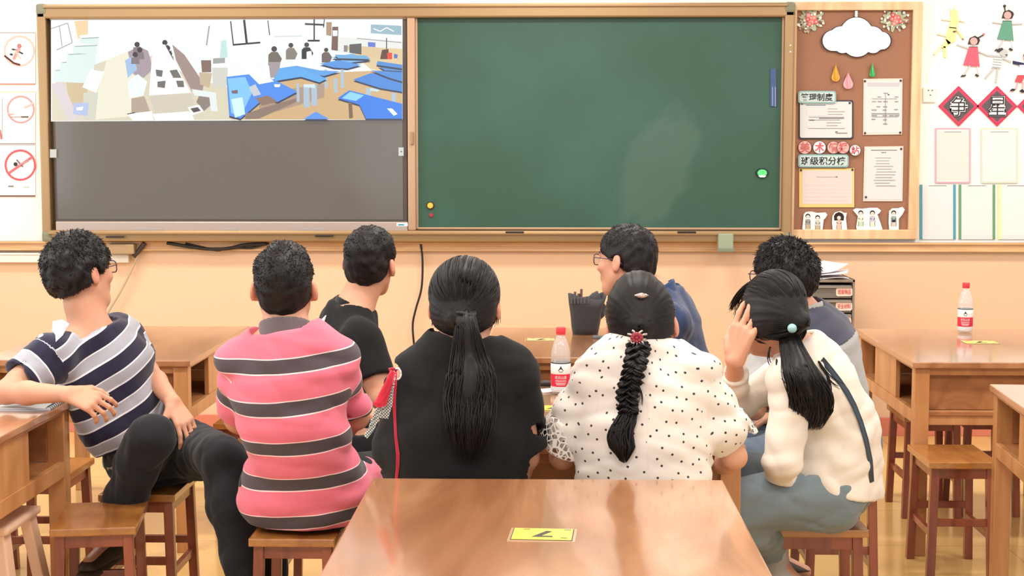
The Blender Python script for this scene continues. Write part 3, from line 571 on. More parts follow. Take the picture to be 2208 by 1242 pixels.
prints(o, RY-.001, lambda p: (p.rect(1985, 37, 1990, 39, GT), p.rect(1985, 52, 1989, 56, C(130, 130, 130))))

# ---------------------------------------------------------------- left wall: safety signs
def sign(y0, y1, lab, fn, base=C(255, 246, 240)):
    o = sheetpx('safety_sign', [(-22, y0), (76, y0), (76, y1), (-22, y1)], RY-.004, .004, mat('sign_board', C(255, 244, 238), rough=.5), lab, 'sign', 'safety signs left of the screen'); prints(o, RY-.004, fn)
RD, PK = C(222, 92, 100), C(246, 190, 178)
def ring(p, cx, cy, r, wd, c):
    for k in range(28):
        a, b = 2*math.pi*k/28, 2*math.pi*(k+1)/28
        p.poly([(cx+r*math.cos(a), cy+r*math.sin(a)), (cx+r*math.cos(b), cy+r*math.sin(b)), (cx+(r-wd)*math.cos(b), cy+(r-wd)*math.sin(b)), (cx+(r-wd)*math.cos(a), cy+(r-wd)*math.sin(a))], c)
sign(70, 182, 'topmost round pictogram sign with a dark climbing figure, left of screen', lambda p: (p.rect(-22, 70, 76, 71.5, C(150, 130, 126)), p.rect(-22, 180, 76, 182, C(206, 120, 100)), ring(p, 42, 110, 34, 4, PK), p.line([(10, 120), (30, 136), (44, 140)], 4, C(90, 44, 40)), p.poly(circ(42, 99, 5, 8), C(190, 120, 120)), p.line([(42, 104), (34, 118), (30, 128)], 6, C(214, 150, 146)), p.line([(26, 106), (36, 108)], 3, DK), p.line([(42, 112), (50, 116)], 3, DK), p.line([(22, 117), (28, 118)], 4, DK), p.line([(33, 108), (44, 126)], 3, PK)))
sign(197, 312, 'middle pictogram sign with a pale red ring, left of screen', lambda p: (p.rect(-22, 197, 76, 199, C(240, 200, 160)), p.rect(-22, 309, 76, 311, C(150, 120, 120)), ring(p, 45, 236, 30, 3.5, C(246, 150, 150)), p.line([(52, 232), (74, 222)], 4, C(250, 190, 186)), p.line([(22, 252), (62, 252)], 1.6, C(170, 150, 150)), p.line([(46, 252), (62, 252)], 2.6, C(80, 60, 60)), p.line([(17, 246), (30, 246)], 3, C(250, 170, 170)), p.line([(5, 212), (5, 300)], 1, GT), p.line([(0, 280), (4, 300)], 4, C(190, 110, 120))))
sign(314, 424, 'lowest pictogram sign with a bold red ring and slash, left of screen', lambda p: (p.rect(-22, 421, 76, 424, C(120, 80, 84)), ring(p, 44, 356, 34, 4.5, RD), p.line([(18, 374), (70, 338)], 5, C(226, 110, 120)), p.poly(circ(34, 354, 4.5, 8), DK), p.line([(36, 344), (50, 360)], 3, C(140, 100, 106)), p.line([(40, 356), (62, 346)], 3, C(190, 150, 156)), p.rect(18, 400, 30, 403, GT), p.rect(50, 402, 64, 404, C(190, 206, 196))))
# magnets, ruler on the board
BYY = FY+.045
def magnet(px, py, r, m, lab, m2=None, ry=None):
    q = W(px, py, BYY); mb = MB(); mb.slab(circ(q[0], q[2], r, 18, ry), BYY-.009, BYY, bev=.003)
    o = mb.build('magnet', m); tag(o, lab, 'magnet')
    if m2: MB().slab(circ(q[0], q[2], r*.72, 16, (ry or r)*.72), BYY-.013, BYY-.009, bev=.002).build('cap', m2, o)
    return o
magnet(928, 443, .022, mat('dark_ring', C(54, 44, 28), rough=.5), 'yellow round magnet at the lower left of the green board', mat('yellow_magnet', C(240, 190, 70), rough=.35))
magnet(930, 464, .011, mat('red_magnet', C(170, 44, 50), rough=.4), 'small red magnet just below the yellow one')
o = magnet(1643, 373, .036, mat('dark_green_ring', C(24, 40, 34), rough=.5), 'green and white oval magnet at the right of the green board', mat('lime_magnet', C(90, 226, 130), rough=.35), .027)
q = W(1643, 379, BYY); MB().slab([(q[0]-.022, q[2]), (q[0]-.012, q[2]-.008), (q[0]+.012, q[2]-.008), (q[0]+.022, q[2]), (q[0]+.01, q[2]+.003), (q[0]-.01, q[2]+.003)], BYY-.015, BYY-.012).build('white_band', M_whc, o)
o = sheetpx('magnetic_ruler', [(1661, 148), (1674, 148), (1675, 230), (1661, 230)], BYY-.008, .008, mat('blue_plastic', C(60, 82, 132), rough=.4), 'blue magnetic strip at the right edge of the green board', 'strip', bev=.002)
prints(o, BYY-.008, lambda p: (p.rect(1665, 187, 1666.5, 228, C(150, 168, 200)), p.rect(1671, 187, 1672.5, 230, C(150, 168, 200))))
# things under the board
o = MB().box((wx(1547, FY), FY-.06, wz(541, FY)), (wx(1579, FY), FY, wz(502, FY)), bev=.006).build('chalk_clip', mat('sage_plastic', C(150, 162, 138), rough=.5)); tag(o, 'grey green holder box clipped under the chalkboard frame', 'holder')
MB().box((wx(1547, FY), FY-.064, wz(541, FY)), (wx(1581, FY), FY-.05, wz(533, FY)), bev=.003).build('lower_lip', mat('sage_dark', C(120, 132, 110), rough=.5), o)
o = MB().box((-3.7, WY-.04, wz(567, WY)), (wx(280, WY), WY, wz(546, WY)), bev=.004).build('cable_trunking', mat('trunking', C(232, 226, 214), rough=.4)); tag(o, 'white cable trunking along the peach wall below the trim, behind the striped man', 'trunking')
MB().box((-3.7, WY-.043, wz(551, WY)), (wx(280, WY), WY-.03, wz(549, WY))).build('lid_groove', mat('trunking_shade', C(200, 196, 184), rough=.5), o)
o = MB().box((wx(240, WY), WY-.09, wz(547, WY)), (wx(297, WY), WY-.03, wz(526, WY)), bev=.005).build('cable_box', mat('junction_tan', C(170, 140, 104), rough=.5)); tag(o, 'small tan junction box under the screen left corner', 'box')
def cable(name, pts, r, m, lab, Y):
    p = [W(a, b, Y if not c else c[0]) for a, b, *c in pts]; q = []
    for i in range(len(p)-1):
        a0, a1, a2, a3 = p[max(i-1, 0)], p[i], p[i+1], p[min(i+2, len(p)-1)]
        for k in range(8):
            t = k/8; q.append(.5*((2*a1)+(-a0+a2)*t+(2*a0-5*a1+4*a2-a3)*t*t+(-a0+3*a1-3*a2+a3)*t**3))
    q.append(p[-1]); o = MB().tube(q, r, 8).build(name, m); tag(o, lab, 'cable'); return o
M_blk = mat('black_cable', C(28, 24, 26), rough=.5)
cable('power_cable', [(906, 520), (911, 560), (909, 620), (897, 665), (890, 700), (893, 745), (900, 800), (880, 860), (860, 930)], .0058, M_blk, 'black cable hanging down the peach wall from the board', WY-.035)
cable('sagging_cable', [(360, 524), (410, 532), (450, 537), (490, 536), (530, 528), (575, 526)], .0095, M_blk, 'thicker black cable sagging under the screen', WY-.06)
cable('sagging_cable', [(400, 525), (440, 534), (470, 540), (500, 533), (540, 534), (580, 525)], .006, M_blk, 'thin black cable looping below the thicker one', WY-.05)
cable('screen_cord', [(312, 524), (300, 540), (288, 553)], .013, mat('dark_grey_cable', C(66, 54, 50), rough=.5), 'short dark cable bending down from the screen corner', WY-.05)
cable('pull_cord', [(300, 540), (287, 575), (262, 625), (238, 665), (225, 690)], .006, mat('beige_cord', C(190, 168, 140), rough=.6), 'beige cord slanting down the wall behind the striped man', WY-.045)
# ================================================================ furniture
W_top = wood('table_top_wood', C(156, 104, 68), C(188, 136, 96), rough=.2, coat=.9, axis='Y', scale=.5)
W_side = wood('table_side_wood', C(180, 122, 74), C(206, 150, 98), rough=.35, coat=.3, axis='Z', scale=.6)
W_in = wood('table_inner_wood', C(150, 96, 54), C(176, 118, 72), rough=.5, coat=.1, axis='Y', scale=.6)
W_leg = wood('stool_leg_wood', C(118, 56, 38), C(150, 78, 52), rough=.35, coat=.4, axis='Z')
W_seat = wood('stool_seat_wood', C(148, 92, 42), C(176, 118, 58), rough=.25, coat=.7, axis='Y')
TH = .757                                   # table height
def make_table(loc, rz=0, w_=.80, d_=1.20, label='', shelf=True):
    t = empty('art_table', loc, rz); tag(t, label, 'table', 'varnished wooden art tables')
    hw, hd = w_/2, d_/2; ti = .024; L = .056; lx, ly = hw-.012, hd-.015
    o = MB().box((-hw, -hd, TH-ti), (hw, hd, TH), bev=.004).build('tabletop', W_top, t)
    for sx in (-1, 1):
        for sy in (-1, 1):
            x0, x1 = sorted((sx*lx, sx*(lx-L))); y0, y1 = sorted((sy*ly, sy*(ly-L)))
            MB().box((x0, y0, 0), (x1, y1, TH-ti), bev=.003).build('leg', W_side, t)
    # short ends: rail, recessed panel ; shelf all round
    z1, zs = TH-ti, .565
    for sy in (-1, 1):
        y = sy*(ly-.012)
        MB().box((-lx+L, min(y, y-sy*.02), z1-.03), (lx-L, max(y, y-sy*.02), z1), bev=.002).build('end_rail', W_side, t)
        if not shelf: continue
        MB().box((-lx+L, min(y-sy*.035, y-sy*.05), zs), (lx-L, max(y-sy*.035, y-sy*.05), z1)).build('end_panel', W_in, t)
        MB().box((-lx+L, min(y, y-sy*.022), zs-.055), (lx-L, max(y, y-sy*.022), zs), bev=.002).build('end_apron', W_side, t)
    if not shelf:
        for sy in (-1, 1): MB().box((-lx+L, min(sy*(ly-.014), sy*(ly-.03)), .60), (lx-L, max(sy*(ly-.014), sy*(ly-.03)), z1-.03)).build('end_panel', W_in, t)
        for sx in (-1, 1):
            x = sx*lx; MB().box((min(x, x-sx*.02), -ly+L, z1-.03), (max(x, x-sx*.02), ly-L, z1), bev=.002).build('side_rail', W_side, t)
        return t
    MB().box((-lx+.005, -ly+.005, zs-.018), (lx-.005, ly-.005, zs-.002), bev=.002).build('book_shelf', W_in, t)
    MB().box((-.012, -ly+L, zs), (.012, ly-L, z1)).build('centre_divider', W_in, t)
    for sx in (-1, 1):
        x = sx*lx
        MB().box((min(x, x-sx*.02), -ly+L, zs-.05), (max(x, x-sx*.02), ly-L, zs), bev=.002).build('side_apron', W_side, t)
        MB().box((min(x, x-sx*.02), -ly+L, z1-.012), (max(x, x-sx*.02), ly-L, z1), bev=.002).build('side_rail', W_side, t)
        MB().box((min(x-sx*.004, x-sx*.022), -.2, zs), (max(x-sx*.004, x-sx*.022), .2, z1-.012), bev=.002).build('side_panel', W_side, t)
    return t
tables = {}
def tab(key, x0, x1, y0, y1, label, rz=0, shelf=True):
    tables[key] = make_table(((x0+x1)/2, (y0+y1)/2, 0), rz, x1-x0, y1-y0, label, shelf)
tab('near', -.437, .418, 2.47, 3.69, 'bare wooden table in the foreground with the yellow 7 card')
tab('group', -.27, .53, 4.12, 5.27, 'wooden table in the middle that the seated group sits around', 0, False)
tab('centre_back', -.27, .53, 5.93, 6.96, 'wooden table behind the group, carrying the black pouch')
tab('left_back', -2.21, -1.39, 5.80, 6.98, 'empty wooden table by the wall behind the striped man')
tab('right_back', 1.38, 2.22, 5.83, 6.95, 'wooden table on the right carrying a water bottle by the wall')
tab('left_near', -2.38, -1.55, 3.70, 4.88, 'wooden table at the left edge under the striped arm, with papers on it')
tab('right_near', 1.47, 2.30, 4.08, 5.25, 'wooden table cut off at the right picture edge, pale glossy top', math.radians(-4))

def make_stool(loc, rz, label, grp='wooden classroom stools'):
    t = empty('wooden_stool', loc, rz); tag(t, label, 'stool', grp)
    H = .44; a, b = .122, .172; s = .03
    MB().box((-a-.004, -b-.004, H-.024), (a+.004, b+.004, H), bev=.004).build('seat', W_seat, t)
    for sx in (-1, 1):
        for sy in (-1, 1):
            x, y = sx*(a-.008), sy*(b-.012); dx, dy = sx*.012, sy*.012     # splayed
            x0, x1 = sorted((x+dx, x+dx-sx*s)); y0, y1 = sorted((y+dy, y+dy-sy*s))
            MB().box((x0, y0, 0), (x1, y1, H-.024), top=(-dx, -dy), bev=.0025).build('leg', W_leg, t)
    for sy in (-1, 1):
        y = sy*(b-.018)
        MB().box((-a+.03, min(y, y-sy*.018), H-.064), (a-.03, max(y, y-sy*.018), H-.024), bev=.002).build('apron', W_leg, t)
        MB().box((-a+.026, min(y+sy*.002, y-sy*.016), .2), (a-.026, max(y+sy*.002, y-sy*.016), .226), bev=.002).build('stretcher', W_leg, t)
    for sx in (-1, 1):
        x = sx*(a-.014)
        MB().box((min(x, x-sx*.018), -b+.035, H-.064), (max(x, x-sx*.018), b-.035, H-.024), bev=.002).build('apron', W_leg, t)
        MB().box((min(x+sx*.002, x-sx*.016), -b+.03, .155), (max(x+sx*.002, x-sx*.016), b-.03, .181), bev=.002).build('stretcher', W_leg, t)
    return t
def sx_(px, y): return float(W(px, 900, y)[0])
make_stool((sx_(214, 4.62), 4.61, 0), math.radians(9), 'empty brown stool in the left foreground, nearest of the stools')
make_stool((-1.355, 5.06, 0), 0, 'dark red stool the striped man sits on')
make_stool((-1.27, 6.38, 0), 0, 'stool beside the left back table, behind the knee of the striped man')
make_stool((-.75, 4.50, 0), 0, 'stool under the man in the pink striped polo')
make_stool((.765, 4.60, 0), math.pi/2, 'reddish stool under the woman in white top and jeans')
make_stool((1.49, 5.655, 0), 0, 'empty stool with a tan seat at the right, in front of the bottle table')
make_stool((-.28, 3.97, 0), math.pi/2, 'stool under the woman in black, mostly hidden by the front table')
make_stool((.24, 3.97, 0), math.pi/2, 'stool under the woman in the dotted blouse, mostly hidden by the front table')
make_stool((-.80, 5.22, 0), 0, 'stool under the man in the black T-shirt')
make_stool((.46, 5.58, 0), math.pi/2, 'stool under the man in the navy shirt')
make_stool((.98, 5.25, 0), 0, 'stool under the person in the grey and navy top')
make_stool((1.62, 6.62, 0), 0, 'dark stool tucked under the right back table by its far leg')
make_stool((1.88, 6.66, 0), 0, 'dark stool under the middle of the right back table')
make_stool((2.22, 5.42, 0), 0, 'stool half hidden behind the table at the right picture edge')
make_stool((-2.12, 5.42, 0), 0, 'stool behind the left foreground table, near the plastic stool')
make_stool((-1.80, 5.32, 0), 0, 'stool seen between the left foreground table and the striped man')

# beige plastic stool under the left table
M_pl = mat('beige_plastic', C(232, 196, 168), rough=.4)
ps = empty('plastic_stool', (-1.73, 4.48, 0)); tag(ps, 'beige plastic stool with splayed legs under the left foreground table', 'stool')
MB().box((-.15, -.15, .44), (.15, .15, .465), bev=.01).build('seat', M_pl, ps)
for sx in (-1, 1):
    for sy in (-1, 1):
        mb = MB(); n = 4
        x0, x1 = sorted((sx*.20, sx*.165)); y0, y1 = sorted((sy*.20, sy*.14))
        mb.box((x0, y0, 0), (x1, y1, .445), top=(-sx*.065, -sy*.06), bev=.006)
        mb.build('leg', M_pl, ps)
for sx in (-1, 1): MB().box((min(sx*.165, sx*.15), -.15, .15), (max(sx*.165, sx*.15), .15, .2), bev=.005).build('brace', M_pl, ps)
for sy in (-1, 1): MB().box((-.15, min(sy*.165, sy*.15), .15), (.15, max(sy*.165, sy*.15), .2), bev=.005).build('brace', M_pl, ps)

# yellow table cards
M_yel = mat('yellow_card_stock', C(248, 222, 72), rough=.35, coat=.4); M_dk = mat('card_black', C(34, 26, 24), rough=.5)
def card(px, py, rz, label, digit='7', z=TH, sc_=1.0, col=None):
    y = None
    # find depth of the pixel on the table plane
    d = _R @ Vector(((px-1104)/F, -(py-621)/F, -1)); t = (z-CAMZ)/d.z; loc = (d.x*t, d.y*t, z)
    o = empty('number_card', loc, rz); tag(o, label, 'card', 'yellow table number cards')
    a, b = .062*sc_, .046*sc_
    MB().box((-a-.008, -b-.008, 0), (a+.008, b+.008, .0012)).build('laminate', mat('laminate', C(206, 170, 140), rough=.12, coat=.8), o)
    MB().box((-a-.002, -b-.002, .0012), (a+.002, b+.002, .002)).build('dark_border', M_dk, o)
    MB().box((-a, -b, .002), (a, b, .0028)).build('card', col or M_yel, o)
    if digit:
        me, P = text_mesh(digit, .5, .03); lo, hi = P.min(0), P.max(0)
        X = (P[:, 0]-lo[0])/(hi[0]-lo[0])-.5; Y_ = (P[:, 1]-lo[1])/(hi[1]-lo[1])-.5
        Q = np.stack([X*.044*sc_, Y_*.052*sc_, .003+P[:, 2]*.0004], 1); me.vertices.foreach_set('co', Q.ravel()); me.update()
        t = link('digit', me, M_dk, o)
        for k, (u, v) in enumerate(((-.046, .032), (.036, -.036), (-.05, -.036))):
            MB().box((u*sc_-.007, v*sc_-.003, .0028), (u*sc_+.007, v*sc_+.001, .0032)).build('small_mark', M_dk, o)
    return o
card(1170, 1154, math.pi-.06, 'yellow number card on the foreground table')
card(1192, 881, math.pi, 'yellow number card on the group table beside the bottle', sc_=.95)
card(1166, 733, math.pi, 'pale yellow number card on the table behind the group, left of the black pouch', sc_=.95, col=mat('faded_card', C(240, 200, 140), rough=.3))
card(2112, 739, math.pi, 'orange yellow number card on the right back table', sc_=1.1, col=mat('orange_card', C(240, 196, 96), rough=.3))

# water bottles
M_pet = mat('clear_bottle', C(236, 240, 244), rough=.06, alpha=.30, spec=.9, coat=1)
M_lab = mat('bottle_white', C(244, 244, 244), rough=.4); M_lred = mat('bottle_red', C(214, 38, 66), rough=.4); M_cap = mat('red_cap', C(232, 56, 66), rough=.4)
def bottle(loc, rz, label):
    t = empty('water_bottle', loc, rz); tag(t, label, 'bottle', 'clear water bottles with red and white labels')
    r = .0325
    prof = [(.002, .004), (.02, .001), (r-.004, .003), (r, .01), (r, .02), (r-.0015, .024), (r, .028), (r, .118), (r-.0015, .122), (r, .126), (r, .136), (r-.003, .152), (r-.008, .17), (.019, .184), (.0145, .194), (.0135, .198), (.0135, .206)]
    MB().lathe(prof, n=40).build('body', M_pet, t)
    MB().lathe([(r+.0006, .028), (r+.0008, .030), (r+.0008, .068), (r+.0006, .070)], n=40).build('label_red_band', M_lred, t)
    m2 = MB(); m2.lathe([(r+.0006, .070), (r+.0008, .0705), (r+.0008, .104), (r+.0006, .1045)], n=40).build('label_white_band', M_lab, t)
    MB().lathe([(r+.0006, .0125), (r+.0008, .013), (r+.0008, .0275), (r+.0006, .028)], n=40).build('label_foot_band', M_lab, t)
    MB().lathe([(r+.001, .1045), (r+.0012, .105), (r+.0012, .107), (r+.001, .1075)], n=40).build('label_rim', mat('label_black', C(40, 36, 36)), t)
    MB().lathe([(.0155, .203), (.0158, .206), (.0158, .220), (.0148, .222), (.0, .2222)], n=28).build('cap', M_cap, t)
    MB().lathe([(.0155, .1985), (.0155, .202)], n=28).build('cap_ring', M_cap, t)
    def wrap(P, R_): 
        a = P[:, 0]/R_; return np.stack([R_*np.sin(a), -R_*np.cos(a), P[:, 2]], 1)
    def wtext(s, x0, x1, z0, z1, m, bold=.02):
        me, P = text_mesh(s, .5, bold); lo, hi = P.min(0), P.max(0)
        Q = np.stack([x0+(P[:, 0]-lo[0])/(hi[0]-lo[0])*(x1-x0), P[:, 2]*0, z0+(P[:, 1]-lo[1])/(hi[1]-lo[1])*(z1-z0)], 1)
        me.vertices.foreach_set('co', wrap(Q, r+.0015).ravel()); me.update(); link('label_lettering', me, m, t)
    wtext('农夫山泉', -.021, .021, .053, .0655, mat('label_white_ink', C(248, 240, 240)), .03)
    for z, L_ in ((.047, .019), (.040, .018), (.0345, .015)):
        mb = MB(); n = 12
        v = []
        for k in range(n+1):
            x = -L_+2*L_*k/n; a = x/(r+.0014); v.append(((r+.0014)*math.sin(a), -(r+.0014)*math.cos(a)))
        me = bpy.data.meshes.new('l'); vs = [(p[0], p[1], z) for p in v]+[(p[0], p[1], z+.0022) for p in v]
        me.from_pydata(vs, [], [(i, i+1, i+n+2, i+n+1) for i in range(n)]); link('label_line', me, MATS['label_white_ink'], t)
    # mountain mark
    tri = [(0, .098), (-.004, .09), (-.0095, .0815), (.0095, .0815), (.004, .09)]
    me = bpy.data.meshes.new('m'); Q = wrap(np.array([(a, 0, b) for a, b in tri]), r+.0014); me.from_pydata([tuple(q) for q in Q], [], [(0, 1, 4), (1, 2, 3, 4)]); link('mountain_mark', me, mat('mark_dark', C(30, 44, 50)), t)
    me = bpy.data.meshes.new('m'); Q = wrap(np.array([(a, 0, b) for a, b in ((-.008, .0805), (-.004, .0765), (.004, .0765), (.008, .0805))]), r+.0014); me.from_pydata([tuple(q) for q in Q], [], [(0, 1, 2, 3)]); link('mountain_reflection', me, mat('mark_grey', C(110, 124, 128)), t)
    for z in (.0165, .0215, .0255):
        MB().lathe([(r+.0009, z), (r+.001, z+.0003), (r+.001, z+.0009), (r+.0009, z+.0012)], n=40).build('label_fine_line', MATS['mark_grey'], t)
    return t
bottle((wx(1209, 5.02, 840), 5.02, TH), 0, 'water bottle standing on the group table between the two women')
bottle((wx(2081, 6.82, 700), 6.82, TH), -.25, 'water bottle standing alone on the right back table')
# papers and small dark thing near the bottle
o = MB().box((-.06, -.035, 0), (.06, .035, .004), bev=.001).build('folded_paper', M_paper, None, (wx(1196, 5.0, 838), 5.09, TH)); o.rotation_euler = (0, 0, .5); tag(o, 'small folded white paper behind the bottle on the group table', 'paper')
o = MB().tube([(-.07, 0, .01), (-.02, .005, .012), (.05, 0, .01)], [.006, .011, .007], 10).build('dark_brush_case', mat('case_black', C(34, 30, 30), rough=.5), None, (wx(1188, 5.17, 838), 5.17, TH)); tag(o, 'small dark case lying left of the bottle', 'case')

# black pouch on the centre back table
PB = (wx(1263, 6.72), 6.72, TH)
pouch = empty('black_pouch', PB); tag(pouch, 'black fabric brush pouch standing open on the table behind the group', 'pouch')
M_pf = mat('pouch_fabric', C(44, 42, 46), rough=.75, bump=.4, bscale=60, sheen=.2)
bm = bmesh.new(); rings = []
R_ = random.Random(2)
outline = [(0, .056, .045, 0), (.03, .062, .05, 0), (.08, .068, .05, .002), (.13, .077, .05, .004), (.17, .084, .048, .008), (.166, .078, .043, .008), (.12, .066, .04, .004), (.06, .058, .04, 0)]
n = 48
for z, rx, ry, dx in outline:
    ring_ = []
    for k in range(n):
        a = 2*math.pi*k/n; fold_ = 1+.035*math.sin(a*11+z*20)*(z/.17); zz = z+(.014*math.sin(a*2+.6) if z > .1 else 0)
        ring_.append(bm.verts.new((dx+rx*fold_*math.copysign(abs(math.cos(a))**.75, math.cos(a)), ry*fold_*math.copysign(abs(math.sin(a))**.75, math.sin(a)), zz)))
    rings.append(ring_)
for a, b in zip(rings, rings[1:]):
    for k in range(n): bm.faces.new((a[k], a[(k+1) % n], b[(k+1) % n], b[k])).smooth = True
bm.faces.new(rings[0][::-1]); bm.faces.new(rings[-1])
me = bpy.data.meshes.new('bag'); bm.to_mesh(me); bm.free(); link('bag', me, M_pf, pouch)
# slumped flap on the right
mb = MB()
me = bpy.data.meshes.new('flap'); bm = bmesh.new(); bmesh.ops.create_uvsphere(bm, u_segments=28, v_segments=16, radius=1)
for v in bm.verts:
    x, y, z = v.co; w_ = .0045*math.sin(x*9+z*7); v.co = (.045+x*(.046-.012*z)+w_, .006+y*.04, .125+z*.062-.3*abs(x)*.02*(1 if x > 0 else 0)+w_)
for f in bm.faces: f.smooth = True
bm.to_mesh(me); bm.free(); link('flap', me, M_pf, pouch)
for k, x in enumerate((-.062, -.048, -.034, -.02, -.004, .012)):
    MB().box((x-.0035, -.052, .138), (x+.0035, -.047, .166), bev=.002).build('elastic_loop', mat('loop_grey', C(86, 84, 88), rough=.7), pouch)
for k, (x, h) in enumerate(((-.05, .188), (-.022, .20), (-.034, .18))):
    MB().tube([(x, -.02, .06), (x+.004, -.015, h)], .006, 10).build('brush_handle', mat('brush_brown', C(74, 40, 30), rough=.4), pouch)
o = MB().box((-.04, -.02, 0), (.04, .02, .012), bev=.004).build('grey_eraser', mat('slate_grey', C(96, 104, 104), rough=.5), None, (wx(1300, 6.5), 6.55, TH)); tag(o, 'small grey box at the foot of the black pouch', 'box')

# notebook and papers on the left near table
nb = empty('open_notebook', (-1.725, 4.735, TH), .05); tag(nb, 'white papers with a dark ink drawing under the striped man forearm', 'papers')
MB().box((-.16, -.11, 0), (.17, .11, .006), bev=.001).build('page_stack', mat('page_edge', C(186, 186, 190), rough=.8), nb)
MB().box((-.19, -.1, .006), (.15, .115, .009), bev=.001).build('top_page', M_paper, nb)
mb = MB(); mb.tube([(-.02, -.05, .0105), (0, -.02, .0105), (.04, -.01, .0105), (.06, .01, .0105)], [.004, .006, .004, .006], 8); mb.tube([(-.03, -.055, .0105), (-.01, -.05, .0105)], [.006, .004], 8); mb.build('ink_drawing', M_dk, nb)
mb = MB()
for k in range(9): mb.tube([(.15, -.09+.02*k, .0), (.162, -.09+.02*k, .014), (.172, -.09+.02*k, .006), (.172, -.09+.02*k, 0)], .0012, 6)
mb.build('spiral_wire', mat('wire_dark', C(70, 70, 80), metal=.6, rough=.3), nb)

# grey drawer cabinet by the wall, with papers on top
gx = (wx(1722, 8.1, 700), wx(1829, 8.1, 700)); gt = wz(601, 7.95)
dc = empty('drawer_cabinet', ((gx[0]+gx[1])/2, 8.1, 0)); tag(dc, 'grey metal drawer cabinet by the wall with red lettered tags', 'cabinet')
hw = (gx[1]-gx[0])/2
M_dg = mat('cabinet_grey', C(150, 138, 124), rough=.4, metal=.3); M_dd = mat('drawer_grey', C(128, 120, 110), rough=.4, metal=.3)
b = MB(); b.box((-hw, -.16, 0), (-hw+.012, .18, gt), bev=.002).box((hw-.012, -.16, 0), (hw, .18, gt), bev=.002).box((-hw, -.16, gt-.015), (hw, .18, gt), bev=.002).box((-hw, .165, 0), (hw, .18, gt)).box((-hw, -.15, 0), (hw, .17, .04))
b.build('carcass', M_dg, dc)
zt = gt-.03
for k in range(9):
    z1 = zt-k*.075; z0 = z1-.068
    d = MB().box((-hw+.016, -.155, z0), (hw-.016, .15, z1), bev=.003).build('drawer', M_dd, dc)
    MB().box((-hw+.016, -.168, z1-.014), (hw-.016, -.155, z1-.006), bev=.002).build('drawer_lip', M_dg, d)
    if k < 3:
        cx = hw-.055+(0 if k < 2 else -.003); cz = (z0+z1)/2; tl = (0.02, 0, .12)[k]
        MB().slab([(cx+(u-cx)*math.cos(tl)-(v-cz)*math.sin(tl), cz+(u-cx)*math.sin(tl)+(v-cz)*math.cos(tl)) for u, v in rrect(cx-.042, cz-.022, cx+.042, cz+.022, .01)], -.162, -.156).build('name_tag', mat('tag_blush', C(244, 214, 198), rough=.6), d)
        tx = text('tag_lettering', ('班级物品', '安全材料', '材料')[k], (cx-.034, cz-.012, cx+.034, cz+.012), -.163, mat('tag_red', C(206, 92, 84), rough=.6), d, bold=.01)
def rots(o, lo): o.location = lo; return o
for k, (dx, dy, rz, s, z) in enumerate(((-.02, 0, .1, 1, 0), (.01, -.02, -.2, .95, .012), (-.03, .01, .35, .9, .024))):
    bm = bmesh.new(); r = random.Random(k)
    bmesh.ops.create_grid(bm, x_segments=10, y_segments=8, size=.5)
    for v in bm.verts: x, y = v.co.x, v.co.y; v.co = (x*.22*s, y*.28*s, .006+.03*(k)*max(0, x+.3)**1.5+.006*math.sin(x*7+k*2)*abs(y))
    bmesh.ops.solidify(bm, geom=bm.faces[:], thickness=.004)
    me = bpy.data.meshes.new('p'); bm.to_mesh(me); bm.free()
    o = link('loose_papers', me, mat('paper_lilac', C(232, 226, 236), rough=.7), None, ((gx[0]+gx[1])/2+dx, 8.08+dy, gt+z+.003)); o.rotation_euler = (0, 0, rz)
    tag(o, ('lowest sheaf of paper on the grey drawer cabinet', 'middle sheaf of paper on the drawer cabinet, turned', 'topmost curling sheaf of paper on the drawer cabinet')[k], 'paper', 'papers on the drawer cabinet')
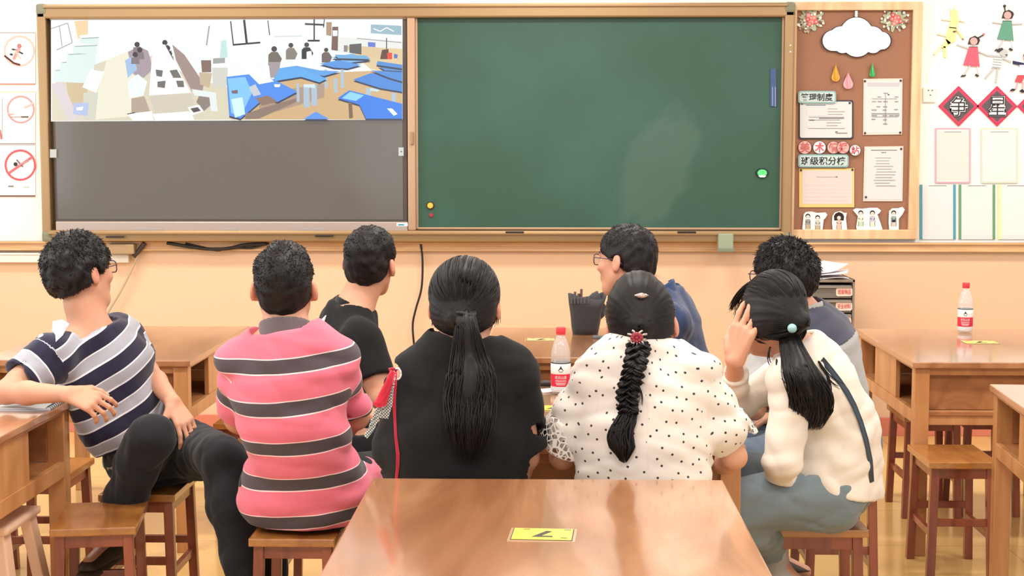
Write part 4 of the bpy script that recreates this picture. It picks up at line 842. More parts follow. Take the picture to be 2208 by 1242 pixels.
# ================================================================ people: signed-distance bodies turned into smooth meshes
def V3(*a): return np.array(a, dtype=float)
def nrm(v): v = np.asarray(v, float); return v/(np.linalg.norm(v)+1e-12)
def lerp(a, b, t): return np.asarray(a)*(1-t)+np.asarray(b)*t
class SDF:
    def __init__(s, h=.006): s.h = h; s.ops = []; s.disps = []
    def cone(s, a, b, ra, rb, k=.02, n=None, flat=1.0, op='u'):
        a, b = np.asarray(a, float), np.asarray(b, float); ab = b-a; L2 = ab@ab+1e-12
        nn = None
        if n is not None and flat != 1:
            nn = np.asarray(n, float); nn = nn-ab*((nn@ab)/L2); nn = nrm(nn)
        def fn(P):
            r = P-a.astype(np.float32)
            if nn is not None: r = r+nn.astype(np.float32)*((r@nn.astype(np.float32))[..., None]*(flat-1))
            t = np.clip(r@ab.astype(np.float32)/L2, 0, 1); d = r-t[..., None]*ab.astype(np.float32)
            return (np.sqrt((d*d).sum(-1))-(ra+(rb-ra)*t)).astype(np.float32)
        R = max(ra, rb); s.ops.append((op, fn, np.minimum(a, b)-R, np.maximum(a, b)+R, k)); return s
    def ell(s, c, r, M=None, k=.02, op='u'):
        c = np.asarray(c, float); r = np.asarray(r, float); M = np.eye(3) if M is None else np.asarray(M)
        c32, M32, r32 = c.astype(np.float32), M.astype(np.float32), r.astype(np.float32)
        def fn(P):
            q = (P-c32)@M32                        # columns of M are the local axes
            k0 = np.sqrt(((q/r32)**2).sum(-1)); k1 = np.sqrt(((q/(r32*r32))**2).sum(-1))+1e-9
            return k0*(k0-1)/k1
        R = np.abs(M)@r; s.ops.append((op, fn, c-R, c+R, k)); return s
    def cut(s, c, d, R, L=.3, k=.003):
        """remove a flat-ended cylinder that starts at c and runs along d"""
        c = np.asarray(c, float); d = nrm(d)
        def fn(P):
            r = P-c.astype(np.float32); t = r@d.astype(np.float32); q = np.sqrt(np.maximum((r*r).sum(-1)-t*t, 0))
            return np.maximum(np.maximum(-t, t-L), q-R)
        e = c+d*L; s.ops.append(('s', fn, np.minimum(c, e)-R, np.maximum(c, e)+R, k)); return s
    def plane(s, c, n, k=.004):
        c = np.asarray(c, np.float32); n = nrm(n).astype(np.float32)
        s.ops.append(('p', lambda P: (P-c)@n, None, None, k)); return s       # keeps the side opposite n
    def disp(s, fn): s.disps.append(fn); return s
    def mesh(s):
        h = s.h; us = [o for o in s.ops if o[0] == 'u']
        lo = np.min([o[2] for o in us], 0)-4*h; hi = np.max([o[3] for o in us], 0)+4*h
        n = np.ceil((hi-lo)/h).astype(int)+1
        ax = [(lo[i]+h*np.arange(n[i])).astype(np.float32) for i in range(3)]
        D = np.full(n, 1.0, np.float32)
        for op, fn, a, b, k in s.ops:
            if op == 'p': continue
            if op == 'q': i0, i1 = np.zeros(3, int), n
            else:
                m = k+3*h+(.02 if op == 'u' else .012); i0 = np.clip(np.floor((a-m-lo)/h).astype(int), 0, n); i1 = np.clip(np.ceil((b+m-lo)/h).astype(int)+1, 0, n)
            if (i1 <= i0).any(): continue
            sl = tuple(slice(i0[i], i1[i]) for i in range(3))
            P = np.stack(np.meshgrid(ax[0][sl[0]], ax[1][sl[1]], ax[2][sl[2]], indexing='ij'), -1)
            d = fn(P); A = D[sl]
            if op == 'u': g = np.maximum(k-np.abs(A-d), 0)/k; D[sl] = np.minimum(A, d)-g*g*k*.25
            else:
                d = -d if op == 's' else d
                g = np.maximum(k-np.abs(A-d), 0)/k; D[sl] = np.maximum(A, d)+g*g*k*.25
        if s.disps:
            idx = np.argwhere(np.abs(D) < .03); P = lo.astype(np.float32)+idx.astype(np.float32)*np.float32(h)
            dd = np.zeros(len(P), np.float32)
            for f in s.disps: dd += f(P).astype(np.float32)
            D[tuple(idx.T)] += dd
        for op, fn, a, b, k in s.ops:
            if op != 'p': continue
            P = np.stack(np.meshgrid(*ax, indexing='ij'), -1); d = fn(P); g = np.maximum(k-np.abs(D-d), 0)/k; D = np.maximum(D, d)+g*g*k*.25
        # surface nets
        S = D < 0
        nx, ny, nz = D.shape
        cnt = np.zeros((nx-1, ny-1, nz-1), np.int8)
        for i in (0, 1):
            for j in (0, 1):
                for k in (0, 1): cnt += S[i:nx-1+i, j:ny-1+j, k:nz-1+k]
        act = np.argwhere((cnt > 0) & (cnt < 8)); del cnt
        vid = np.full((nx-1, ny-1, nz-1), -1, np.int32); vid[tuple(act.T)] = np.arange(len(act))
        acc = np.zeros((len(act), 3), np.float64); num = np.zeros(len(act))
        cor = [np.array((i, j, k)) for i in (0, 1) for j in (0, 1) for k in (0, 1)]
        val = [D[tuple((act+c).T)] for c in cor]
        for a in range(8):
            for b in range(a+1, 8):
                if np.abs(cor[a]-cor[b]).sum() != 1: continue
                va, vb = val[a], val[b]; m = (va < 0) != (vb < 0); t = np.where(m, va/(va-vb+1e-20), 0)
                acc += np.where(m[:, None], cor[a]+(cor[b]-cor[a])*t[:, None], 0); num += m
        vs = lo+(act+acc/num[:, None])*h
        F_ = []
        for axis in range(3):
            o1, o2 = [(1, 2), (2, 0), (0, 1)][axis]
            A = S.take(range(S.shape[axis]-1), axis); B = S.take(range(1, S.shape[axis]), axis)
            e = np.argwhere(A != B); e = e[(e[:, o1] > 0) & (e[:, o2] > 0) & (e[:, o1] < n[o1]-1) & (e[:, o2] < n[o2]-1)]
            if not len(e): continue
            ins = A[tuple(e.T)]; d1 = np.zeros(3, int); d1[o1] = 1; d2 = np.zeros(3, int); d2[o2] = 1
            q = np.stack([vid[tuple((e-d1-d2).T)], vid[tuple((e-d2).T)], vid[tuple(e.T)], vid[tuple((e-d1).T)]], 1)
            q[~ins] = q[~ins][:, ::-1]; F_.append(q)
        F_ = np.concatenate(F_); F_ = F_[(F_ >= 0).all(1)]
        # one relaxation pass
        nb = np.zeros_like(vs); c_ = np.zeros(len(vs))
        for a, b in ((0, 1), (1, 2), (2, 3), (3, 0)):
            for x, y in ((a, b), (b, a)):
                for q in range(3): nb[:, q] += np.bincount(F_[:, x], vs[F_[:, y], q], len(vs))
                c_ += np.bincount(F_[:, x], minlength=len(vs))
        vs = vs*.6+.4*nb/np.maximum(c_, 1)[:, None]
        return vs, F_

def to_obj(name, vs, F_, m, parent=None, origin=(0, 0, 0), attrs=None, smooth=True):
    me = bpy.data.meshes.new(name); n = len(F_); k = F_.shape[1]
    me.vertices.add(len(vs)); me.vertices.foreach_set('co', (np.asarray(vs)-np.asarray(origin)).astype(np.float32).ravel())
    me.loops.add(n*k); me.loops.foreach_set('vertex_index', F_.astype(np.int32).ravel())
    me.polygons.add(n); me.polygons.foreach_set('loop_start', np.arange(0, n*k, k, dtype=np.int32))
    me.polygons.foreach_set('use_smooth', np.full(n, smooth)); me.update(calc_edges=True)
    for an, arr in (attrs or {}).items():
        if arr.ndim == 1: a = me.attributes.new(an, 'FLOAT', 'POINT'); a.data.foreach_set('value', arr.astype(np.float32))
        elif arr.shape[1] == 3: a = me.attributes.new(an, 'FLOAT_VECTOR', 'POINT'); a.data.foreach_set('vector', arr.astype(np.float32).ravel())
        else: a = me.attributes.new(an, 'FLOAT_COLOR', 'POINT'); a.data.foreach_set('color', arr.astype(np.float32).ravel())
    return link(name, me, m, parent)

def tubes(lines, radii, sides=4):
    """many tapered strands as one array mesh; lines: (n,k,3), radii: (n,k)"""
    lines = np.asarray(lines, float); radii = np.asarray(radii, float); n, k, _ = lines.shape
    T = np.gradient(lines, axis=1); T /= np.linalg.norm(T, axis=2, keepdims=True)+1e-9
    up = np.where(np.abs(T[..., 2:3]) < .85, V3(0, 0, 1), V3(1, 0, 0)); U = np.cross(T, up); U /= np.linalg.norm(U, axis=2, keepdims=True)+1e-9; Vv = np.cross(T, U)
    vs = []
    for s_ in range(sides):
        a = 2*math.pi*s_/sides; vs.append(lines+(U*math.cos(a)+Vv*math.sin(a))*radii[..., None])
    vs = np.stack(vs, 2).reshape(-1, 3); f = []
    i = (np.arange(n)[:, None]*k+np.arange(k-1)[None])[..., None]*sides+np.arange(sides)
    j = (np.arange(n)[:, None]*k+np.arange(k-1)[None])[..., None]*sides+(np.arange(sides)+1) % sides
    f = np.stack([i, j, j+sides, i+sides], -1).reshape(-1, 4)
    return vs, f

def noise_fn(seed, freq, amp, stretch=(1, 1, 1), ridged=False, n=5):
    r = np.random.RandomState(seed); K = r.normal(size=(n, 3)); K /= np.linalg.norm(K, axis=1)[:, None]; K *= (freq*(.6+r.rand(n, 1)*.9))*np.array(stretch)
    ph = r.rand(n)*6.28; K2 = r.normal(size=(n, 3))*freq*.35
    def fn(P):
        o = 0
        for i in range(n):
            a = P@K[i].astype(np.float32)+ph[i]+1.6*np.sin(P@K2[i].astype(np.float32))
            o = o+(1-2*np.abs(np.sin(a*.5)) if ridged else np.sin(a))
        return amp*o/n**.5
    return fn

# ---------------------------------------------------------------- materials for people
SKIN = C(208, 154, 126)
M_skin = attr_mat('skin', rough=.5, sss=.12)
def hair_mat():
    m = bpy.data.materials.new('black_hair'); m.use_nodes = True; nt = m.node_tree; b = nt.nodes['Principled BSDF']; L = nt.links.new
    b.inputs['Roughness'].default_value = .5; b.inputs['Specular IOR Level'].default_value = .28
    tc = nt.nodes.new('ShaderNodeTexCoord'); n = nt.nodes.new('ShaderNodeTexNoise'); n.inputs['Scale'].default_value = 90; n.inputs['Detail'].default_value = 3; L(tc.outputs['Object'], n.inputs['Vector'])
    cr = nt.nodes.new('ShaderNodeMix'); cr.data_type = 'RGBA'; cr.inputs[6].default_value = C(13, 12, 14); cr.inputs[7].default_value = C(33, 29, 30); L(n.outputs['Fac'], cr.inputs[0]); L(cr.outputs[2], b.inputs['Base Color'])
    return m
M_hair = hair_mat()
def cloth(name, col, rough=.85, sheen=.25, bump=.25, bscale=420, var=.05): return mat('cloth_'+name, col, rough=rough, sheen=sheen, bump=bump, bscale=bscale, var=var, vscale=9, spec=.25)
def band_mat(name, stops, period, base_rough=.85, offs=0.0, transl=None):
    """stripes along attribute v: stops = [(position 0..1, colour)] constant ramp, repeated every period"""
    m = bpy.data.materials.new(name); m.use_nodes = True; nt = m.node_tree; b = nt.nodes['Principled BSDF']; L = nt.links.new
    a = nt.nodes.new('ShaderNodeAttribute'); a.attribute_name = 'v'
    m1 = nt.nodes.new('ShaderNodeMath'); m1.operation = 'ADD'; m1.inputs[1].default_value = offs; L(a.outputs['Fac'], m1.inputs[0])
    m2 = nt.nodes.new('ShaderNodeMath'); m2.operation = 'DIVIDE'; m2.inputs[1].default_value = period; L(m1.outputs[0], m2.inputs[0])
    m3 = nt.nodes.new('ShaderNodeMath'); m3.operation = 'FRACT'; L(m2.outputs[0], m3.inputs[0])
    cr = nt.nodes.new('ShaderNodeValToRGB'); cr.color_ramp.interpolation = 'CONSTANT'; e = cr.color_ramp.elements
    e[0].position = 0; e[0].color = stops[0][1]; e[1].position = stops[1][0]; e[1].color = stops[1][1]
    for p, c in stops[2:]: q = e.new(p); q.color = c
    L(m3.outputs[0], cr.inputs[0]); L(cr.outputs[0], b.inputs['Base Color'])
    b.inputs['Roughness'].default_value = base_rough; b.inputs['Sheen Weight'].default_value = .2; b.inputs['Specular IOR Level'].default_value = .25
    tc = nt.nodes.new('ShaderNodeTexCoord'); n = nt.nodes.new('ShaderNodeTexNoise'); n.inputs['Scale'].default_value = 420; L(tc.outputs['Object'], n.inputs['Vector'])
    bp = nt.nodes.new('ShaderNodeBump'); bp.inputs['Strength'].default_value = .25; bp.inputs['Distance'].default_value = .001; L(n.outputs['Fac'], bp.inputs['Height']); L(bp.outputs[0], b.inputs['Normal'])
    return m

# ---------------------------------------------------------------- figure
def rot_head(yaw, pitch=0, roll=0):
    """columns: right, forward, up. yaw 0 looks along +y, positive turns to +x; pitch up positive"""
    y = math.radians(yaw); p = math.radians(pitch); r = math.radians(roll)
    f = V3(math.sin(y)*math.cos(p), math.cos(y)*math.cos(p), math.sin(p)); rt = V3(math.cos(y), -math.sin(y), 0); u = np.cross(rt, f)
    rt2 = rt*math.cos(r)-u*math.sin(r); u2 = np.cross(rt2, f); return np.stack([rt2, f, u2], 1)

class Person:
    def __init__(s, **k):
        s.__dict__.update(dict(bulk=1.0, arm=1.0, leg=1.0, hs=1.0, h=.0055, skin=SKIN, neck_r=.05, flat=1.42, back=0))
        s.__dict__.update(k)
        s.M = rot_head(*s.look); s.F = nrm(s.fwd); s.mid = np.asarray(s.mid) if 'mid' in k else lerp(s.pel, s.nk, .42)-s.F*.02
        s.chest = lerp(s.mid, s.nk, .58)-s.F*s.back; s.org = V3(s.pel[0], s.pel[1], 0)
        s.root = None
    def H(s, x, y, z): return np.asarray(s.head)+s.M@(V3(x, y, z)*s.hs)
    def torso(s, S, g=0, shg=0):
        b = s.bulk; S.cone(s.pel, s.mid, .128*b+g, .118*b+g, k=.05, n=s.F, flat=1.3)
        S.cone(s.mid, s.chest, .118*b+g, .138*b+g, k=.05, n=s.F, flat=s.flat); S.cone(s.chest, lerp(s.chest, s.nk, .5), .138*b+g, .088*b+g*.8, k=.05, n=s.F, flat=s.flat+.1)
        S.cone(s.hipL, s.hipR, .095*b+g, .095*b+g, k=.05)
        S.cone(s.shL, s.shR, .042*b+g*.6, .042*b+g*.6, k=.045)
        for sh in (s.shL, s.shR): S.cone(s.nk, sh, .040*b+g*.6, .042*b+g*.6, k=.06)
    def arms(s, S, g=0):
        a = s.arm
        for sh, el, wr in ((s.shL, s.elL, s.wrL), (s.shR, s.elR, s.wrR)):
            sh, el, wr = map(np.asarray, (sh, el, wr))
            S.cone(sh, el, .049*a+g, .038*a+g, k=.02); S.cone(lerp(sh, el, .3), lerp(sh, el, .7), .047*a+g, .043*a+g, k=.02)
            S.cone(el, lerp(el, wr, .35), .037*a+g, .039*a+g, k=.02); S.cone(lerp(el, wr, .35), wr, .039*a+g, .026*a+g, k=.015)
    def legs(s, S, g=0, low=1.0):
        l = s.leg
        for hp, kn, an in ((s.hipL, s.knL, s.anL), (s.hipR, s.knR, s.anR)):
            hp, kn, an = map(np.asarray, (hp, kn, an))
            S.cone(hp, kn, .088*l+g, .056*l+g, k=.04); S.cone(kn, lerp(kn, an, .3), .054*l+g, .057*l+g, k=.03); S.cone(lerp(kn, an, .3), lerp(kn, an, low), .057*l+g, .038*l+g*1.0, k=.03)
    def head_sdf(s, S):
        M, H, q = s.M, s.H, s.hs
        S.ell(H(0, -.012, .034), V3(.075, .096, .082)*q, M, k=.02)
        S.ell(H(0, .022, -.025), V3(.064, .07, .078)*q, M, k=.03)
        S.cone(H(-.02, .052, -.094), H(.02, .052, -.094), .021*q, .021*q, k=.03)
        for sx in (-1, 1):
            S.cone(H(sx*.052, -.002, -.05), H(sx*.018, .052, -.092), .017*q, .016*q, k=.03)
            S.ell(H(sx*.04, .068, -.018), V3(.02, .016, .016)*q, M, k=.02)         # cheek
            S.ell(H(sx*.031, .083, .012), V3(.014, .01, .0095)*q, M, k=.012, op='s')  # eye socket
            E = M@np.array(rot_head(sx*-20, 0, sx*-8))
            S.ell(H(sx*.085, -.012, -.004), V3(.011, .019, .032)*q, E, k=.010); S.ell(H(sx*.095, -.004, -.002), V3(.005, .009, .016)*q, E, k=.004, op='s')
            S.ell(H(sx*.077, -.004, -.027), V3(.008, .010, .010)*q, E, k=.006)
        S.cone(H(0, .084, .022), H(0, .103, -.022), .008*q, .0115*q, k=.012)
        for sx in (-1, 1): S.ell(H(sx*.012, .092, -.025), V3(.008, .009, .007)*q, M, k=.006)
        S.cone(H(-.03, .082, .029), H(.03, .082, .029), .008*q, .008*q, k=.014)
        S.cone(H(-.018, .083, -.052), H(.018, .083, -.052), .0075*q, .0075*q, k=.008); S.cone(H(-.015, .081, -.065), H(.015, .081, -.065), .008*q, .008*q, k=.008)
        S.cone(H(-.02, .094, -.0585), H(.02, .094, -.0585), .002, .002, k=.006, op='s')
        nb = s.H(0, -.022, -.05); S.cone(nb, s.nk, s.neck_r, s.neck_r*1.08, k=.03); S.cone(lerp(nb, s.nk, .4)+0, lerp(s.nk, s.mid, .1), s.neck_r, s.neck_r*1.15, k=.04)
    def hand(s, S, wr, d, pn, curl=.35, sc=1.0, spread=.12, side=1):
        """wr wrist point, d towards the fingers, pn palm normal (out of the palm), side +1: thumb on d x pn side"""
        d = nrm(d); pn = nrm(np.asarray(pn)-d*(np.asarray(pn)@d)); t = np.cross(d, pn)*side; q = sc
        kn = []
        for i, (off, L) in enumerate(((.030, .086), (.010, .090), (-.010, .086), (-.028, .078))):
            k = wr+d*L*q+t*off*q; kn.append(k); S.cone(wr+t*off*.55*q, k, .0125*q, .0105*q, k=.012)
        for i, (L1, L2, L3, sp) in enumerate(((.038, .024, .019, 1), (.043, .027, .021, .3), (.040, .025, .02, -.4), (.031, .019, .017, -1.1))):
            p = kn[i]; a = curl*(1+.12*i)*1.0
            for L, rr, rq in ((L1, .0088, .008), (L2, .008, .0073), (L3, .0073, .0062)):
                dd = nrm(d*math.cos(a)+pn*math.sin(a)+t*spread*sp); e = p+dd*L*q; S.cone(p, e, rr*q, rq*q, k=.004); p = e; a += curl*1.15
        p = wr+d*.022*q+t*.024*q; dd = nrm(d*.62+t*.62+pn*.35); e = p+dd*.034*q; S.cone(p, e, .0135*q, .0115*q, k=.012)
        dd2 = nrm(d*.85+t*.25+pn*.45); e2 = e+dd2*.03*q; S.cone(e, e2, .0105*q, .0092*q, k=.006); dd3 = nrm(d*.9+pn*.5); S.cone(e2, e2+dd3*.024*q, .009*q, .0072*q, k=.005)
    def body(s, label, group=None):
        S = SDF(s.h); s.torso(S, -.012); s.arms(S); s.legs(S, -.008); s.head_sdf(S)
        for wr, el, hd in ((s.wrL, s.elL, s.hdL), (s.wrR, s.elR, s.hdR)):
            s.hand(S, np.asarray(wr), **hd)
        for an, td in ((s.anL, s.toeL), (s.anR, s.toeR)):
            an = np.asarray(an); td = nrm(td); S.cone(an, an-V3(0, 0, .045)+td*.01, .034, .034, k=.02); S.cone(an-V3(0, 0, .05)-td*.03, an-V3(0, 0, .06)+td*.13, .03, .022, k=.03)
        vs, F_ = S.mesh()
        q = (vs-s.head)@s.M/s.hs; col = np.tile(np.array(s.skin), (len(vs), 1)).astype(float)
        def blend(mask, c): col[:] = col*(1-mask[:, None])+np.array(c)*mask[:, None]
        near = (np.abs(q) < .14).all(1)
        lip = np.exp(-((q[:, 0]/.022)**2+((q[:, 2]+.058)/.010)**2)*1.2)*(q[:, 1] > .07)*near; blend(lip*.8, C(190, 104, 96))
        ear = np.exp(-(((np.abs(q[:, 0])-.085)/.012)**2+((q[:, 1]+.01)/.03)**2+((q[:, 2]+.005)/.035)**2))*near; blend(ear*.55, C(224, 128, 108))
        ck = np.exp(-(((np.abs(q[:, 0])-.045)/.02)**2+((q[:, 1]-.07)/.03)**2+((q[:, 2]+.02)/.022)**2))*near; blend(ck*.35, C(226, 140, 120))
        o = to_obj('person', vs, F_, M_skin, None, s.org, {'Col': col}); o.location = s.org; tag(o, label, 'person', group); s.root = o
        for sx in (-1, 1):
            bm = bmesh.new(); bmesh.ops.create_uvsphere(bm, u_segments=16, v_segments=10, radius=.0112)
            for f in bm.faces:
                f.smooth = True; c = f.calc_center_median(); a = c.y/.0112; f.material_index = 2 if a > .93 else 1 if a > .78 else 0
            me = bpy.data.meshes.new('eye'); bm.to_mesh(me); bm.free()
            e = link('eye', me, [mat('eye_white', C(236, 232, 228), rough=.2), mat('iris_brown', C(58, 34, 24), rough=.2), mat('pupil', C(10, 8, 8), rough=.2)], o)
            MM = Matrix([list(r) for r in s.M]).to_4x4(); MM.translation = Vector(s.H(sx*.031, .070, .011)-s.org); e.matrix_local = MM
            a = s.H(sx*.016, .088, .031); b = s.H(sx*.032, .087, .037); c = s.H(sx*.049, .075, .031)
            vs2, f2 = tubes([[a, lerp(a, b, .5)+0, b, lerp(b, c, .5), c]], [[.0015, .003, .003, .0025, .001]], 6); to_obj('eyebrow', vs2, f2, M_hair, o, s.org)
        return o
    def part(s, name, S, m, attrs=None, par=None, label=None):
        vs, F_ = S.mesh(); at = attrs(vs) if attrs else None
        o = to_obj(name, vs, F_, m, par or s.root, s.org, at)
        if label: o['label'] = label
        return o
    # --- hair
    def cap(s, th=.012, slope=.72, z0=-.006, nape=-.085, full=0, tex=.0022, seed=1, h=.0045, extra=None, strands=1500, L=(.012, .026), lift=.45, top=.006, name='hair', side_thin=0, wild=.16):
        M, H, q = s.M, s.H, s.hs; S = SDF(h)
        S.ell(H(0, -.014, .036+top*.5), V3(.076+th-side_thin, .097+th, .082+th+top*.5)*q, M, k=.02)
        S.ell(H(0, -.045, -.015), V3(.066+th*.7-side_thin, .058+th*.6, .07)*q, M, k=.03)
        if full: S.ell(H(0, -.03, .01), V3(.08+full-side_thin, .085+full, .085)*q, M, k=.03)
        if extra: extra(S)
        S.ell(H(0, .128, .018), V3(.066, .062, .060)*q, M, k=.012, op='s')
        n = nrm(M@V3(0, slope, -1)); S.plane(H(0, 0, z0), n, k=.008)
        S.plane(H(0, 0, nape), M@V3(0, 0, -1), k=.01)
        for sx in (-1, 1): S.ell(H(sx*.092, -.006, -.010), V3(.026, .023, .036)*q, M, k=.006, op='s')
        S.disp(noise_fn(seed, 150, tex, n=6)); S.disp(noise_fn(seed+5, 60, tex*1.0, n=4))
        vs, F_ = S.mesh()
        r = np.random.RandomState(seed); ql = (vs-s.head)@M/s.hs
        # strands rooted on the hair surface, running away from the crown
        crown = V3(.01, -.055, .115); c0 = V3(0, -.014, .036)
        nn = ql-c0; nn /= np.linalg.norm(nn, axis=1, keepdims=True); rim = (ql@V3(0, slope, -1) < z0*-1*1-.004) if False else np.ones(len(ql), bool)
        idx = r.choice(np.where(rim & (ql[:, 2] > nape+.004))[0], strands); p = ql[idx]; n_ = nn[idx]
        fl = p-crown; fl -= n_*(fl*n_).sum(1)[:, None]; fl /= np.linalg.norm(fl, axis=1)[:, None]+.15
        fl += r.normal(size=fl.shape)*wild; Ls = L[0]+(L[1]-L[0])*r.rand(strands)*(.35+.65*np.clip((p[:, 2]+.02)/.09, 0, 1)); ln = []; 
        for t in (0, .35, .7, 1): ln.append(p-n_*.002+(fl*t*(1-.12*t)+n_*lift*(t-.55*t*t)*np.clip((p[:, 2]+.06)/.12, .25, 1)[:, None])*Ls[:, None])
        ln = np.stack(ln, 1)*s.hs@M.T+s.head; ra = np.tile([.0016, .0014, .001, .0003], (strands, 1))*(.7+.6*r.rand(strands, 1))
        v2, f2 = tubes(ln, ra, 3); f3 = np.concatenate([F_, f2+len(vs)])
        return to_obj(name, np.concatenate([vs, v2]), f3, M_hair, s.root, s.org)
    def longcap(s, tie, th=.014, slope=.55, z0=.0, nape=-.10, seed=1, n=520, tex=.0014, ears=True, extra=None):
        """hair combed back to a tie point (head-local)"""
        M, H, q = s.M, s.H, s.hs; S = SDF(.0045); tie = np.asarray(tie, float)
        S.ell(H(0, -.014, .037), V3(.077+th, .098+th, .084+th)*q, M, k=.02); S.ell(H(0, -.045, -.02), V3(.072+th*.6, .058+th*.6, .072)*q, M, k=.03)
        S.cone(H(*lerp(tie, (0, -.03, 0), .5)), H(*tie), .05, .022, k=.05)
        if extra: extra(S)
        if ears: S.ell(H(0, .128, .018), V3(.064, .062, .062)*q, M, k=.012, op='s')
        S.plane(H(0, 0, z0), nrm(M@V3(0, slope, -1)), k=.01); S.plane(H(0, 0, nape), M@V3(0, .35, -1), k=.012)
        if ears:
            for sx in (-1, 1): S.ell(H(sx*.092, -.002, -.016), V3(.02, .022, .036)*q, M, k=.008, op='s')
        T = s.H(*tie); 
        def groove(P):
            d = P-T.astype(np.float32); u = np.cross(nrm(M[:, 1]), nrm(M[:, 0])); a = np.arctan2(d@M[:, 0].astype(np.float32), d@M[:, 2].astype(np.float32))
            return tex*(np.sin(a*34+2*np.sin(a*7))*.6+np.sin(a*61+1)*.4)
        S.disp(groove); vs, F_ = S.mesh(); r = np.random.RandomState(seed); ql = (vs-s.head)@M/s.hs; c0 = V3(0, -.02, .02)
        idx = r.choice(len(ql), n); p = ql[idx].copy(); ln = [p.copy()]
        for k in range(7):
            d = tie-p; dist = np.linalg.norm(d, axis=1)[:, None]; nn = p-c0; nn /= np.linalg.norm(nn, axis=1)[:, None]
            d2 = d-nn*(d*nn).sum(1)[:, None]; d2 /= np.linalg.norm(d2, axis=1)[:, None]+1e-6; p = p+d2*np.minimum(dist*.5, .016)+r.normal(size=p.shape)*.0006
            R0 = np.linalg.norm(((p-V3(0, -.014, .037))/V3(.077+th, .098+th, .084+th)), axis=1)[:, None]
            p = np.where(p[:, 2:3] > -.01, V3(0, -.014, .037)+(p-V3(0, -.014, .037))/np.maximum(R0, .2)*1.012, p); ln.append(p.copy())
        ln = np.stack(ln, 1)*s.hs@M.T+s.head; ra = np.tile([.0004, .0013, .0016, .0017, .0017, .0016, .0013, .0005], (n, 1))*(.7+.5*r.rand(n, 1))
        v2, f2 = tubes(ln, ra, 3)
        return to_obj('hair', np.concatenate([vs, v2]), np.concatenate([F_, f2+len(vs)]), M_hair, s.root, s.org)
    def ponytail(s, pts, wid, n=260, seed=3, name='ponytail', flat=.55, rad=.0022, fn=None, tipsplit=.25):
        """bundle of strands along world points pts with half widths wid"""
        r = np.random.RandomState(seed); pts = np.asarray(pts, float); wid = np.asarray(wid, float); m = 22; t = np.linspace(0, 1, m); u = np.linspace(0, 1, len(pts))
        def cr(A, x):
            A = np.asarray(A, float); k = len(A)-1; f = x*k; i = np.minimum(f.astype(int), k-1); w_ = f-i
            g = lambda j: A[np.clip(j, 0, k)]; a0, a1, a2, a3 = g(i-1), g(i), g(i+1), g(i+2); w_ = w_[:, None] if A.ndim > 1 else w_
            return .5*((2*a1)+(-a0+a2)*w_+(2*a0-5*a1+4*a2-a3)*w_**2+(-a0+3*a1-3*a2+a3)*w_**3)
        ln = []; ra = []
        for i in range(n):
            a = r.rand()*6.28; q = math.sqrt(r.rand()); e = 1-.5*r.rand()**1.5*(1 if i > n*.3 else .3); x = t*e; c = cr(pts, x); w_ = np.interp(x, u, wid)
            ox = math.cos(a)*q; oy = math.sin(a)*q*flat; wob_ = .12*np.sin(x*9+r.rand()*6+a)+r.normal()*.05*x
            d = c+np.stack([(ox+wob_)*w_, oy*w_, 0*w_], 1); ln.append(d); ra.append(rad*(.7+.6*r.rand())*np.minimum(1, (1-t)*5+.12))
        vs, f = tubes(ln, ra, 4); core_l = [cr(pts, t*.9)]; core_r = [np.interp(t*.9, u, wid)*np.clip((1-t)*1.6, .04, .5)]
        S = to_obj(name, vs, f, M_hair, s.root, s.org)
        v2, f2 = tubes(core_l, core_r, 14); me = S.data
        o = to_obj(name, np.concatenate([vs, v2]), np.concatenate([f, f2+len(vs)]), M_hair, s.root, s.org); bpy.data.objects.remove(S); o.name = name
        return o
    def glasses(s, col=C(40, 32, 34)):
        M, H = s.M, s.H; g = bpy.data.objects.new('glasses', None); COL.objects.link(g); g.parent = s.root
        m = mat('glasses_frame', col, rough=.3); mb = MB(); o = Vector(s.org)
        for sx in (-1, 1):
            pts = [Vector(H(sx*.034+.026*math.copysign(abs(math.cos(a))**.7, math.cos(a)), .097-.004*abs(math.cos(a)), .010+.019*math.copysign(abs(math.sin(a))**.7, math.sin(a))))-o for a in [2*math.pi*k/20 for k in range(21)]]
            mb.tube(pts, .0019, 6)
            mb.tube([Vector(H(*p))-o for p in ((sx*.060, .094, .016), (sx*.076, .084, .017), (sx*.083, .03, .012), (sx*.086, -.02, .008), (sx*.084, -.035, -.008))], .0018, 6)
            bm_ = MB()
        mb.tube([Vector(H(*p))-o for p in ((-.009, .099, .014), (0, .103, .017), (.009, .099, .014))], .0018, 6)
        f = mb.build('frame', m, g)
        for sx in (-1, 1):
            bm = bmesh.new(); v = [bm.verts.new(Vector(H(sx*.034+.025*math.copysign(abs(math.cos(a))**.7, math.cos(a)), .097-.004*abs(math.cos(a))+dy, .010+.018*math.copysign(abs(math.sin(a))**.7, math.sin(a))))-o) for dy in (0,) for a in [2*math.pi*k/20 for k in range(20)]]
            bm.faces.new(v); me = bpy.data.meshes.new('lens'); bm.to_mesh(me); bm.free(); link('lens', me, mat('lens_glass', C(250, 250, 250), rough=.02, alpha=.16), g)
        return g
